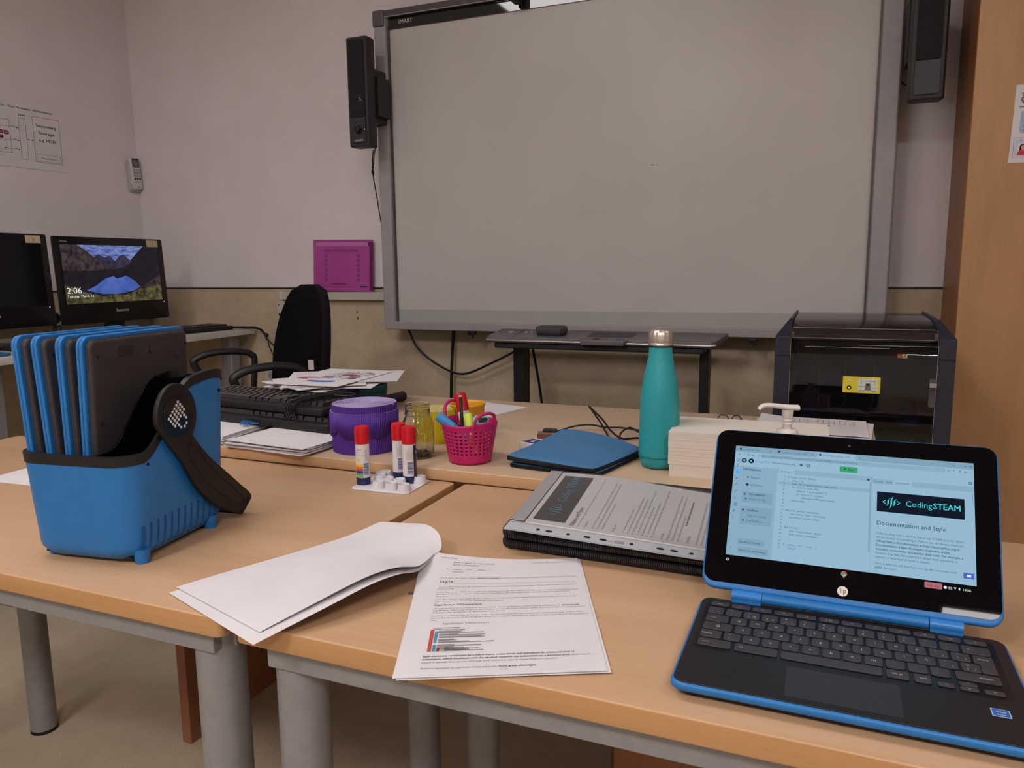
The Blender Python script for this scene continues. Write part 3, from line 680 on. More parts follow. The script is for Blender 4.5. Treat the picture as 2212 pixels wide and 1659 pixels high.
q.cyl((-2.86, 2.122, .862), (-2.86, 2.122, .94), .008, BLACKPL, n=10); q.lathe([(0, .863), (.03, .863), (.028, .869), (0, .871)], BLACKPL, (-2.86, 2.122, 0), 16)
tag(q.build('webcam', None), 'small round black webcam between the two computers', 'webcam')

# keyboards (generic full-size), real separate keys
def desk_keyboard(name, label, M, group, keys=True, w_=.45, d_=.155):
    loc = M.to_translation(); e_ = M.to_euler()
    t = bpy.data.objects.new(name, None); COL.objects.link(t); t.location = loc; t.rotation_euler = e_; tag(t, label, 'keyboard', group)
    q = MB(M); q.prism(rrect(w_, d_, .012, 4), 0, .018, BLACKPL, .003); q.map = None; q.build('case', t)
    q = MB(M); kw = .0185
    rows = [(.055, 1, [1] * 22), (.030, 1, [1] * 13 + [2] + [1] * 7), (.011, 1, [1.5] + [1] * 12 + [1.5] + [1] * 7), (-.008, 1, [1.8] + [1] * 11 + [2.2] + [0, 0, 0] + [1] * 4), (-.027, 1, [1.3] + [1] * 11 + [2.7] + [0, 1, 0] + [1] * 4), (-.046, 1, [1.3, 1.1, 1.1, 6.2, 1.1, 1.1, 1.1, 2] + [1, 1, 1] + [2, 1, 1])]
    for y, hh, ks in rows:
        x = -w_ / 2 + .018; tot = sum(k if k else 1 for k in ks); s_ = (w_ - .036) / tot
        for k in ks:
            ww = (k if k else 1) * s_
            if k:
                a, c_ = x + .0010, x + ww - .0010; b0, b1 = y - .0078, y + .0088
                v = [(a, b0, .017), (c_, b0, .017), (c_, b1, .017), (a, b1, .017), (a + .0026, b0 + .003, .0265), (c_ - .0026, b0 + .003, .0265), (c_ - .0026, b1 - .002, .0272), (a + .0026, b1 - .002, .0272)]
                q.add(v, [(4, 5, 6, 7), (0, 1, 5, 4), (1, 2, 6, 5), (2, 3, 7, 6), (3, 0, 4, 7)], mat('desk_key_gloss', '1e1d21', .28, spec=.6))
            x += ww
    kp = q.build('keys', t, flat=True); tag(kp, kind='stuff')
    return t
desk_keyboard('computer_keyboard', 'black keyboard in front of the lit computer on the white desk', LM((-2.68, 2.60, .862), R(86)), 'keyboards on the white desk')
desk_keyboard('computer_keyboard', 'black keyboard in front of the dark computer on the white desk', LM((-2.62, 2.02, .862), R(84)), 'keyboards on the white desk')
q = MB(); q.tube([(-2.60, 2.83, .872), (-2.54, 2.84, .868), (-2.50, 2.85, .868), (-2.46, 2.86, .86), (-2.43, 2.86, .812), (-2.36, 2.87, .77), (-2.30, 2.88, .75)], .0035, CABLE)
q.tube([(-2.68, 2.80, .872), (-2.56, 2.85, .872), (-2.49, 2.86, .870), (-2.45, 2.85, .85), (-2.40, 2.86, .79), (-2.33, 2.87, .76)], .0032, CABLE)
q.tube([(-2.62, 2.84, .868), (-2.5, 2.86, .866), (-2.44, 2.86, .84), (-2.43, 2.87, .78), (-2.40, 2.88, .72), (-2.33, 2.88, .70)], .0028, CABLE)
q.lathe([(0, -.012), (.009, -.006), (.010, 0), (.009, .006), (0, .012)], CABLE, (-2.435, 2.86, .835), 10); q.cyl((-2.38, 2.865, .779), (-2.33, 2.875, .757), .008, CABLE, n=10)
tag(q.build('cable_bundle', None), 'bundle of black cables falling off the end of the white desk', 'cable')
for k, (a, c_) in enumerate((('dark cables looping on the desk below the two computers', BLACKPL), ('pale cable curling behind the lit computer', TW))):
    q = MB()
    if k == 0:
        q.tube([(-2.78, 1.95, .868), (-2.76, 2.02, .90), (-2.80, 2.10, .93), (-2.85, 2.14, .88), (-2.86, 2.22, .868)], .003, c_); q.tube([(-2.80, 1.86, .868), (-2.76, 1.98, .89), (-2.80, 2.08, .868)], .003, c_)
        q.tube([(-2.80, 2.07, .97), (-2.9, 2.11, 1.03), (-2.95, 2.16, 1.04)], .0022, c_)
    else:
        q.tube([(-2.86, 2.18, .866), (-2.84, 2.25, .90), (-2.87, 2.32, .868), (-2.9, 2.4, .868)], .004, c_); q.tube([(-2.90, 2.24, .866), (-2.86, 2.31, .885), (-2.9, 2.36, .868)], .003, c_)
    tag(q.build('desk_cable', None), a, 'cable')
q = MB(); q.prism([(-2.64, 1.60), (-2.53, 1.58), (-2.525, 1.70), (-2.545, 1.72), (-2.63, 1.72)], .8625, .872, mat('sleeve_blue_small', '2f5f94', .8), .003); tag(q.build('mouse_pad', None), 'edge of a small blue pad on the white desk at the left', 'pad')

# ------------------------------------------------------------------ office chair
BF = mat('chair_fabric', '0e0d11', .95, c2='0a090c', scale=200, bump=.25, bscale=900, spec=.1)
Mc = Matrix.Translation((-1.678, 2.2, 0)) @ Matrix.Rotation(math.atan2(-.83, -.55) + PI / 2, 4, 'Z')   # local -y is the way it faces
t = thing('office_chair', 'black fabric swivel chair with loop arms between desk and table', 'chair', (-1.678, 2.2, 0), math.atan2(-.83, -.55) + PI / 2)
def backfn(u, v, side):
    z = .60 + v * .485; wv = .225 * (math.sin(PI * min(1, (.30 + .70 * (1 - v)) * .5 + .0)) if v > .0 else 1)
    wv = .225 * (1 - max(0, (v - .35) / .65) ** 2.4 * .98) ** .5 * (.86 + .14 * min(1, v / .3))
    x = (u * 2 - 1) * wv; edge = 1 - abs(u * 2 - 1) ** 9
    y = -.02 + (x * x) * -.55 + (v - .5) * .05 + (side * (.040 * max(0, edge) ** .38 * (1 if v < .96 else .6)))
    return (x, y, z)
BF2 = mat('chair_fabric_side', '1d151f', .9, c2='191219', scale=200, bump=.25, bscale=900, spec=.15)
q = MB(Mc); q.grid(lambda u, v: backfn(u, v, -1), 28, 24, BF); q.grid(lambda u, v: backfn(1 - u, v, 1), 28, 24, BF2)
q.build('backrest', t, ang=70, weld=True)
q = MB(Mc); q.box((.198, -.083, .815), (.213, -.070, .846), PAPER); q.build('fabric_label', t, flat=True)
def seatmap(p): return p
q = MB(Mc); q.prism(rrect(.48, .46, .09, 7, 0, -.27), .44, .52, BF, .03); q.build('seat', t)
q = MB(Mc); q.tube([(0, .03, .75), (0, .06, .62), (0, .04, .46), (0, -.08, .41), (0, -.25, .42)], .016, BLACKPL); q.build('back_bracket', t)
for s in (-1, 1):
    q = MB(Mc); x = s * .275
    q.tube([(x * .9, -.17, .43), (x, -.17, .52), (x, -.14, .66), (x, -.125, .80), (x, -.135, .826), (x, -.16, .838), (x, -.22, .845), (x, -.29, .840), (x, -.335, .822), (x, -.338, .805), (x, -.315, .76), (x, -.275, .68), (x, -.25, .56), (x * .9, -.25, .43)], .0135, BLACKPL, n=12, flat=.75)
    q.build('armrest', t)
q = MB(Mc); q.cyl((0, -.25, .12), (0, -.25, .43), .025, GREYMETAL, n=16); q.build('gas_column', t)
for k in range(5):
    a = R(72 * k + 20); q = MB(Mc); q.tube([(0, -.25, .13), (.15 * math.cos(a), -.25 + .15 * math.sin(a), .11), (.28 * math.cos(a), -.25 + .28 * math.sin(a), .075)], .018, BLACKPL, n=8); l = q.build('base_leg', t)
    q = MB(Mc); cx_, cy_ = .28 * math.cos(a), -.25 + .28 * math.sin(a); q.cyl((cx_ - .02, cy_, .0275), (cx_ + .02, cy_, .0275), .0275, RUBBER, n=16); q.cyl((cx_, cy_, .03), (cx_, cy_, .075), .006, BLACKPL, n=8); q.build('castor', l)

# ------------------------------------------------------------------ 3D printer on a low stand
t = thing('printer_stand', 'dark low stand hidden under the 3D printer', 'stand', (.07, 2.24, 0))
q = MB(); q.box((-.12, 2.02, .50), (.30, 2.50, .53), PANELWOOD); q.build('top', t, bevel=.002)
for x, y in ((-.10, 2.04), (.28, 2.04), (-.10, 2.48), (.28, 2.48)):
    q = MB(); q.box((x - .015, y - .015, 0), (x + .015, y + .015, .50), GREYMETAL); q.build('leg', t)
NAVY = mat('printer_navy', '242735', .4, c2='212431', scale=30, bump=.05, bscale=400); PBLK = mat('printer_inside', '0b0b10', .5)
t = thing('printer_3d', 'dark boxy 3D printer with a smoked clear door beside the cabinet', 'printer', (.073, 2.25, .53))
x0, x1, yf, yb, zb, zt = -.127, .2725, 2.03, 2.46, .531, .968
for s, xa in ((1, x0), (-1, x1)):
    prof = [(yf, zb), (yb, zb), (yb, 1.0), (yf + .17, 1.0), (yf + .035, .982), (yf - .002, .955), (yf - .006, .91)]
    q = MB(); xa2 = xa + s * .036; lo, hi = min(xa, xa2), max(xa, xa2)
    xi_, xo_ = xa2, xa; vs_ = []
    for zz_, xx_, yy_ in ((zb, xo_, yf - .006), (.958, xo_, yf - .005), (1.0, xo_ + s * .031, yf + .050)):
        vs_ += [(xx_, yy_, zz_), (xi_, yy_, zz_), (xi_, yb, zz_), (xx_, yb, zz_)]
    fs_ = [(3, 2, 1, 0), (8, 9, 10, 11)] + [tuple(k * 4 + j for j in (i, (i + 1) % 4)) + tuple((k + 1) * 4 + j for j in ((i + 1) % 4, i)) for k in (0, 1) for i in range(4)]
    q.add(vs_, [f_ if s > 0 else f_[::-1] for f_ in fs_], NAVY); sp = q.build('side_panel', t, bevel=.0012)
    q = MB(); q.box((lo + .001, yf - .0068, .9085), (hi - .001, yf - .003, .911), INK); q.build('panel_seam', sp, flat=True)
q = MB(); q.box((x0 + .036, yb - .012, zb), (x1 - .036, yb - .002, .99), PBLK); q.box((x0 + .036, yf + .03, zb), (x1 - .036, yb - .012, zb + .12), PBLK); q.build('inner_shell', t, flat=True)
q = MB(); q.prism([(yf + .0, zb), (yf + .05, zb), (yf + .05, .735), (yf + .035, .755), (yf, .70)], x0 + .036, x0 + .20, NAVY, axis='x'); q.prism([(yf, zb), (yf + .05, zb), (yf + .05, .70), (yf, .69)], x0 + .20, x1 - .036, NAVY, axis='x'); q.build('front_base', t)
SMOKE = clearpane('smoked_acrylic', 'a09aa2', .03, .03, '4a4448')
q = MB(); prof = [(yf - .006, .70), (yf - .006, .915), (yf + .002, .936), (yf + .016, .948)]
q.grid(lambda u, v: ((x0 + .036) + u * (x1 - x0 - .072), prof[round(v * 3)][0], prof[round(v * 3)][1]), 1, 3, SMOKE); dr = q.build('door', t, ang=60)
LIDM = clearpane('lid_acrylic', 'b4aeb2', .05, .16, '6a6266')
q = MB(); prof2 = [(yf + .014, .950), (yf + .04, .976), (yf + .17, .992), (yb - .01, .994)]
q.grid(lambda u, v: ((x0 + .038) + u * (x1 - x0 - .076), prof2[round(v * 3)][0], prof2[round(v * 3)][1]), 1, 3, LIDM); ld = q.build('top_lid', t, ang=60)
EDG = mat('acrylic_edge', '96908f', .2, spec=.7)
q = MB()
for y, z, a, c_ in ((yf - .008, .934, x0 + .07, x0 + .26), (yf + .0, .9395, x0 + .19, x1 - .03), (yf + .038, .9765, x0 + .04, x1 - .042), (yf + .015, .9535, x0 + .04, x1 - .04)):
    q.tube([(a, y, z), (c_, y, z)], .0007, EDG, n=6, smooth=0)
q.tube([(x1 - .037, yf - .007, .70), (x1 - .037, yf - .007, .935), (x1 - .037, yf + .038, .977)], .0006, EDG, n=6, smooth=0)
q.tube([(x0 + .037, yf - .007, .70), (x0 + .037, yf - .007, .935), (x0 + .037, yf + .038, .977)], .0005, EDG, n=6, smooth=0)
q.build('lid_edge', ld)
for sx in (x0 + .036, x1 - .042):
    q = MB(); q.box((sx - .003, yf + .012, .952), (sx + .008, yf + .018, .968), clearpane('clear_clip', 'b8b4b8', .05, .3, '8a868a')); q.build('clip', ld, bevel=.001)
q = MB(); q.prism(rrect(.014, .068, .005, 4, x1 - .045, .832), -(yf - .006), -(yf - .012), clearpane('clear_clip'), axis='y'); q.box((x1 - .052, yf - .02, .846), (x1 - .037, yf - .006, .856), EDG); hd = q.build('door_handle', dr)
# interior: rods, gantry, build plate
RODM = mat('rod_steel', 'b0acb0', .25, 1.0)
for x, y in ((x0 + .105, 2.16), (x0 + .170, 2.2), (x0 + .236, 2.16)):
    q = MB(); q.cyl((x, y, .745), (x, y, .925), .0022, RODM, n=10); q.build('guide_rod', t)
q = MB(); q.box((x0 + .055, 2.14, .895), (x1 - .06, 2.2, .93), mat('gantry_dark', '26262c', .5)); q.box((x0 + .045, yf + .03, .938), (x1 - .05, yf + .034, .962), mat('gantry_dark')); q.build('gantry', t, bevel=.002)
BP = mat('printer_blue', '1c2f70', .4)
q = MB(); q.box((x0 + .10, 2.07, .758), (x1 - .10, 2.33, .765), mat('build_plate_grey', '403c40', .3)); pl_ = q.build('build_plate', t, bevel=.001)
q = MB(); q.box((x0 + .07, 2.09, .742), (x0 + .11, 2.32, .770), BP); q.box((x1 - .11, 2.09, .735), (x1 - .06, 2.32, .752), BP); q.box((x0 + .10, 2.075, .766), (x1 - .10, 2.085, .770), BP); q.build('plate_carrier', pl_, bevel=.002)
YL = mat('warning_yellow', 'd6c52e', .5)
Md = Matrix.Translation((0, yf - .0068, 0)) @ Matrix.Rotation(R(90), 4, 'X')
q = MB(Md); q.poly(rrect(.083, .040, .002, 3, .0755, .8435), 0, YL); q.poly(rrect(.044, .031, .001, 2, .0895, .8435), .0004, mat('label_pale', 'c8cfc4', .6))
q.poly([(.044, .8535), (.053, .8535), (.0485, .861)], .0004, PAPER); q.rect(.0481, .855, .0489, .8585, .0008, INK); q.disc(.0485, .836, .0055, .0004, INK, 14); q.disc(.0485, .836, .0028, .0008, PAPER, 8)
g = mat('label_grey', '6d6f6c', .7); q.poly([(.083, .831), (.097, .831), (.0955, .848), (.0845, .848)], .0008, g); q.disc(.090, .8445, .003, .0012, INK, 10)
for a, b_, c_, d_ in ((.070, .829, .083, .8305), (.097, .829, .109, .8305), (.072, .853, .107, .8538), (.069, .840, .083, .8408), (.1, .836, .110, .837), (.075, .845, .0757, .856), (.104, .845, .1047, .856)): q.rect(a, b_, c_, d_, .0009, g)
q.build('warning_label', dr, flat=True)
q = MB(Md); q.rect(.150, .912, .1605, .9215, 0, mat('label_red', '96422c', .6)); q.rect(.1605, .912, .171, .9215, 0, mat('label_cream', 'c0a886', .6))
for x in (.1552, .1657): q.poly([(x - .004, .9135), (x + .004, .9135), (x, .9205)], .0004, INK); q.poly([(x - .0018, .9145), (x + .0018, .9145), (x, .9180)], .0007, YL)
q.build('hazard_sticker', dr, flat=True)
# ------------------------------------------------------------------ open laptop
ZF = .74
t = thing('laptop_computer', 'open blue edged black laptop showing a coding lesson page', 'laptop', (.0275, .76, ZF))
LB = Matrix.Translation((.0275, .76, ZF))
DECK = mat('laptop_deck', '1b1a1e', .5, c2='18171b', scale=80, bump=.12, bscale=900)
q = MB(LB); q.prism(rrect(.282, .180, .012, 6, 0, 0), .0005, .0115, BLACKPL, .003); base = q.build('underside', t)
q = MB(LB); q.prism(rrect(.301, .199, .013, 7, 0, 0), .0080, .0166, BLUEPL, .0034); q.build('base_shell', t, ang=50)
q = MB(LB); q.prism(rrect(.2955, .1935, .011, 7, 0, -.0002), .016, .0175, DECK, .0006); dk = q.build('palm_rest_deck', t)
q = MB(LB); q.prism(rrect(.279, .116, .008, 6, -.0025, .031), .0174, .0177, mat('key_well', '0e0d11', .35)); kb_ = q.build('keyboard', t, flat=True)
KEY = mat('key_cap', '3b393c', .5, c2='383639', scale=60); KINK = mat('key_legend', 'b8b4b2', .6)
def key(x0, x1, y0, y1, legs=()):
    q = MB(LB); w_, d_ = x1 - x0, y1 - y0
    q.prism(rrect(w_, d_, min(.002, d_ * .3), 2, (x0 + x1) / 2, (y0 + y1) / 2), .0176, .0192, KEY, .0005)
    for s_, fx, fy, sz in legs: q.text(s_, x0 + w_ * fx, y0 + d_ * fy - sz * .33, sz, KINK, .0194, al='C')
    q.build('key', kb_, ang=50)
GAP = .0026
x0, x1, n = -.1385, .1322, 12; s_ = (x1 - x0) / n
fl_ = ['esc', '<-', '->', 'C', '[ ]', '[ ]||', 'o', '*', '<|', '<)', '<))', 'o']
for i in range(n): key(x0 + i * s_ + GAP / 2, x0 + (i + 1) * s_ - GAP / 2, .0752, .0842, [(fl_[i], .5, .42, .0042)])
U = .01875
def row(y, spec):
    x = -.1385
    for wd_, lg in spec:
        x2 = min(x + wd_ * U, .1322)
        if lg is not None:
            l_ = []
            if isinstance(lg, tuple): l_ = [(lg[0], .35, .70, .0042), (lg[1], .32, .28, .0042)] + ([(lg[2], .70, .28, .0038)] if len(lg) > 2 else [])
            elif lg: l_ = [(lg, .5 if len(lg) == 1 else (.3 if wd_ < 2 else .2), .5, .006 if len(lg) == 1 else .0046)]
            key(x + GAP / 2, x2 - GAP / 2, y - .0160, y, l_)
        x = x2
row(.0692, [(1, ('ª', 'º', '\\')), (1, ('!', '1', '|')), (1, ('"', '2', '@')), (1, ('·', '3', '#')), (1, ('$', '4', '~')), (1, ('%', '5')), (1, ('&', '6', '¬')), (1, ('/', '7')), (1, ('(', '8')), (1, (')', '9')), (1, ('=', '0')), (1, ('?', "'")), (1, ('¿', '¡')), (1.45, '<--')])
row(.0502, [(1.4, '->|')] + [(1, c) for c in 'qwertyuiop'] + [(1, ('^', '`', '[')), (1, ('*', '+', ']'))])
row(.0312, [(1.72, 'Q')] + [(1, c) for c in 'asdfghjkl'] + [(1, 'ñ'), (1, ('"', '´', '{')), (1, ('Ç', 'ç', '}'))])
row(.0122, [(1.25, 'mayús'), (1, ('>', '<'))] + [(1, c) for c in 'zxcvbnm'] + [(1, (';', ',')), (1, (':', '.')), (1, ('_', '-')), (2.2, None)])
key(-.1385 + 13.25 * 0 + .2415 + GAP / 2 - .0, .1322 - GAP / 2, -.0028, .0122, [('mayús', .72, .5, .0046)]) if False else key(.0943, .1306, -.0028, .0122, [('mayús', .68, .5, .0046)])
# two-step enter key
q = MB(LB); q.prism([(.1180, .0162), (.1306, .0162), (.1306, .0502), (.1137, .0502), (.1137, .0350), (.1180, .0350)], .0176, .0192, KEY, .0005); q.text('intro', .122, .041, .0046, KINK, .0194, al='C'); q.build('key', kb_, ang=50)
for a, c_, lg in ((-.1369, -.1045, ('ctrl', .22)), (-.1010, -.0604, ('alt', .15)), (-.0572, .0323, None), (.0355, .0545, ('alt gr', .5)), (.0585, .0725, ('ctrl', .5))):
    key(a, c_, -.0222, -.0074, [(lg[0], lg[1], .5, .0046)] if lg else [])
key(.0772, .0908, -.0222, -.0150, [('<', .5, .45, .0045)]); key(.0950, .1098, -.0142, -.0078, [('^', .5, .45, .0045)]); key(.0950, .1098, -.0222, -.0158, [('v', .5, .45, .0045)]); key(.1140, .1300, -.0222, -.0150, [('>', .5, .45, .0045)])
q = MB(LB); q.prism(rrect(.0955, .0545, .002, 3, -.0028, -.0612), .0173, .0177, mat('trackpad_surface', '2a282b', .42)); q.build('trackpad', t, flat=True)
q = MB(LB); q.poly(rrect(.0145, .0130, .001, 3, .121, -.0505), .0178, mat('sticker_silver', 'a8c2dc', .3)); q.poly(rrect(.0125, .0110, .001, 3, .121, -.0505), .0181, mat('sticker_blue', '2b63b5', .35)); q.text('intel', .121, -.051, .0042, PAPER, .0184, al='C'); q.rect(.1175, -.0545, .1245, -.0538, .0184, PAPER); q.build('processor_sticker', dk, flat=True)
q = MB(LB); q.disc(-.139, -.078, .0025, .0177, BLACKPL, 10); q.disc(-.1335, -.078, .0025, .0177, BLACKPL, 10)
q.build('deck_mark', dk, flat=True)
# lid, tilted 33 degrees back
ta = R(33); sn, cs_ = math.sin(ta), math.cos(ta)
LL = Matrix(((1, 0, 0, 0), (0, sn, -cs_, .858), (0, cs_, sn, .766), (0, 0, 0, 1)))
q = MB(LL); q.prism(rrect(.3015, .1955, .015, 8, .0262, .1008), -.0075, .0012, BLUEPL, .003); lid = q.build('lid_shell', t, ang=50)
q = MB(LL); q.prism(rrect(.2975, .1865, .012, 7, .0262, .1037), .0010, .0018, mat('lid_glass', '060508', .02, spec=.16)); q.build('lid_glass', t, ang=50)
q = MB(); q.cyl((-.0567, .858, .7640), (.1085, .858, .7640), .0060, BLUEPL, n=20); q.build('hinge_barrel', t)
for a, c_ in ((-.0893, -.0572), (.1094, .1401)):
    q = MB(); q.cyl((a, .858, .7640), (c_, .858, .7640), .0062, BLUEMID, n=20); q.box((a + .0005, .8525, .7570), (c_ - .0005, .862, .7640), BLUEMID); q.build('hinge', t)
# screen content on the glass
def E_(n, c): return mat(n, c, .5, emit=1.0, spec=0.0)
BG = E_('ui_page', '94b8cf'); BG2 = E_('ui_sidebar', '88abc2'); BG3 = E_('ui_card', '7fa1b7'); TX = E_('ui_text', '34465a'); TX2 = E_('ui_text_soft', '5f7d93'); TXL = E_('ui_line_text', '4a6379')
LINK = E_('ui_link', '4a93c2'); HL = E_('ui_highlight', '8bb0c8'); GRN = E_('ui_green', '3aa172'); NV = E_('ui_navy', '0f1826'); TEAL = E_('ui_teal', '45cfd8'); IND = E_('ui_indigo', '4f64c8'); PNK = E_('ui_pink', 'b26a78'); WHT = E_('ui_white', 'dfeaf2'); SEL = E_('ui_select', '6fb0e4')
q = MB(LL); sx0, sx1 = -.1002, .1527
Z0 = .0019
q.rect(sx0, .0425, sx1, .1773, Z0, BG); scr = q.build('screen_page', t, flat=True)
q = MB(LL); Z = Z0 + .00025
q.rect(sx0, .1700, sx1, .1773, Z, BG3); q.rect(-.0075, .1700, .0345, .1768, Z + .0001, BG)
q.rect(-.0700, .1640, .1250, .1690, Z, BG2)
for x, s_ in ((-.0955, 'CodingSTEAM - Replit'), (-.051, 'Documentation_and_Style - Submiss'), (-.0055, 'Documentation_and_Style - Code')):
    q.rect(x, .1722, x + .0024, .1750, Z + .0002, TX); q.text(s_, x + .004, .1722, .0030, TXL, Z + .0002, w=.0195 if x < -.09 else .029)
    q.text('x', x + (.0345 if x < -.09 else .0375), .1722, .0036, TX, Z + .0002)
q.text('+', .0380, .1720, .0042, TX, Z + .0002)
for x, s_ in ((-.097, '<-'), (-.0915, '->'), (-.0862, 'C'), (-.081, 'o'), (-.0742, 'o')): q.text(s_, x, .1650, .0042, TX if s_ != '->' else TX2, Z + .0002)
q.text('replit.com/@CodingSTEAM/Documentationandstyle/CodingSTEAM#assets/CodingSTEAM.png', -.0705, .1654, .0034, TXL, Z + .0002, w=.106)
for x, s_ in ((.127, '<'), (.1325, '*'), (.138, '+'), (.1432, 'o'), (.149, ':')): q.text(s_, x, .1650, .0046, TX, Z + .0002)
for x, s_ in ((.1325, 'v'), (.1385, '-'), (.1435, 'o'), (.149, 'x')): q.text(s_, x, .1722, .0036, TX, Z + .0002)
for k in range(3): q.rect(-.0975, .1572 + k * .0014, -.0940, .1577 + k * .0014, Z + .0002, TXL)
q.disc(-.0892, .1590, .0031, Z + .0002, TX, 16); q.disc(-.0892, .1590, .0014, Z + .0004, BG, 10); q.disc(-.0892, .1590, .0006, Z + .0005, TX, 8)
q.disc(-.0810, .1590, .0031, Z + .0002, NV, 16); q.disc(-.0810, .1590, .0012, Z + .0004, TEAL, 8)
q.text('CodingSTEAM', -.0762, .1577, .0036, LINK, Z + .0002, w=.0165); q.text('/', -.0580, .1577, .0036, TXL, Z + .0002); q.text('Documentation_and_...', -.0562, .1577, .0036, TX, Z + .0002, w=.028)
q.disc(-.0245, .1590, .0017, Z + .0002, TXL, 10); q.disc(-.0168, .1590, .0021, Z + .0002, TX, 12); q.disc(-.0168, .1590, .0014, Z + .0004, BG, 10)
q.poly(rrect(.0190, .0068, .0012, 3, .0270, .1580), Z + .0002, GRN); q.poly([(.0222, .1566), (.0222, .1594), (.0243, .1580)], Z + .0004, NV); q.text('Run', .0262, .1567, .0038, NV, Z + .0004)
q.disc(.1490, .1540, .0016, Z + .0002, TX, 12); q.disc(.1490, .1540, .0010, Z + .0004, BG, 10)
q.build('browser_bar', scr, flat=True)
q = MB(LL)
q.rect(sx0, .0425, -.0500, .1520, Z, BG2)
q.rect(-.0994, .1418, -.0924, .1485, Z + .0002, SEL); 
for k in range(9):
    y = .1520 - k * .0081; s_ = ['[', '=', 'v', '<', '|>', 'o', '@', '#', '/'][k]
    q.text(s_, -.0972, y - .0013 if k != 1 else y - .0020, .0048, TX if k < 3 else TXL, Z + .0004, bold=k < 3)
q.text('Submissions', -.0898, .1467, .0050, TX, Z + .0002, bold=True, w=.0205)
q.rect(-.0880, .1228, -.0520, .1430, Z + .0001, BG3); q.rect(-.0877, .1231, -.0520, .1427, Z + .0002, BG2)
q.disc(-.0832, .1384, .0012, Z + .0003, TXL, 10); q.text('Navigate', -.0800, .1370, .0036, TXL, Z + .0003, w=.0105); q.disc(-.0832, .1290, .0018, Z + .0003, TX, 12); q.text('@CSAlumn', -.0795, .1277, .0036, TXL, Z + .0003, w=.013)
q.rect(-.0885, .1070, -.0532, .1205, Z + .0001, BG3); q.text('x', -.0865, .1158, .0060, TX, Z + .0003, bold=True); q.text('Not submitted', -.0805, .1163, .0038, TX, Z + .0003, bold=True, w=.0185); q.text('Forked 17th Feb', -.0800, .1102, .0034, TXL, Z + .0003, w=.0185); q.rect(-.0845, .1104, -.0826, .1126, Z + .0003, TXL)
q.rect(-.0885, .0805, -.0532, .1020, Z + .0001, BG3); q.rect(-.0868, .0968, -.0842, .0988, Z + .0003, TX); q.text('Feedback', -.0805, .0965, .0038, TX, Z + .0003, bold=True, w=.0125); q.rect(-.0850, .0900, -.0826, .0924, Z + .0003, BG2); q.text('Mark as reviewed', -.0800, .0902, .0034, TXL, Z + .0003, w=.021); q.disc(-.0845, .0852, .0013, Z + .0003, TXL, 10); q.text('Code feedback', -.0810, .0840, .0034, TXL, Z + .0003, w=.0175)
q.rect(-.0885, .0560, -.0590, .0635, Z + .0001, BG3); q.text('See Repl History', -.0865, .0582, .0036, TX, Z + .0003, w=.0235); q.rect(-.0885, .0462, -.0540, .0537, Z + .0001, BG3); q.text('Return to submissions', -.0865, .0484, .0036, TX, Z + .0003, w=.0300)
q.text('?', -.0965, .0490, .0056, TXL, Z + .0003)
q.build('sidebar_panel', scr, flat=True)
q = MB(LL)
q.rect(-.0500, .1465, .0525, .1520, Z, BG2); q.rect(-.0480, .1465, -.0310, .1520, Z + .0001, BG); q.text('sensor.py  x', -.0468, .1480, .0034, TXL, Z + .0002, w=.0130)
code = ['def load_sensor_data():', '    data = []', '    text_file = open("sensor_data.txt")', '    for line in text_file:', '        values = line.split(",")', '        for strnum in values:', '            data.append(float(strnum))', '    return data', '', '', 'def print_sensor_max(data):', '    max_sensor_value = max(data)', '    print(max_sensor_value)', '', '', 'def main():', '    data = load_sensor_data()', '    print_sensor_max(data)', '', '', 'if __name__ == "__main__":', '    main()']
for k, s_ in enumerate(code):
    y = .1418 - k * .00402
    if k == 2: q.rect(-.0480, y - .0010, .0495, y + .0033, Z + .0001, BG2)
    q.text(str(k + 1), -.0415, y, .0031, TXL, Z + .0003, al='R', w=.0011 * len(str(k + 1)) + .0004)
    if s_:
        ind = len(s_) - len(s_.lstrip()); body = s_.strip(); q.text(body, -.0388 + ind * .00137, y, .0032, TXL if k not in (2,) else TX, Z + .0003, w=len(body) * .00137)
q.rect(.0495, .0640, .0510, .1460, Z + .0001, BG3); q.rect(.0512, .0425, .0518, .1460, Z + .0001, BG2); q.rect(.0468, .1468, .0490, .1492, Z + .0003, TX)
q.build('code_editor', scr, flat=True)
q = MB(LL)
q.rect(.0525, .1440, sx1, .1500, Z, BG2); q.rect(.0735, .1440, .0920, .1500, Z + .0001, BG)
for s_, x, w_ in (('Console', .0535, .0095), ('Shell', .0662, .0058), ('Instructions', .0752, .0145)): q.text(s_, x, .1458, .0036, TXL, Z + .0003, w=w_)
q.rect(.0573, .1122, .1431, .1352, Z + .0002, NV)
q.text('Coding', .0858, .1208, .0092, TEAL, Z + .0004, w=.0262); q.text('STEAM', .1128, .1208, .0094, TEAL, Z + .0004, bold=True, w=.0262)
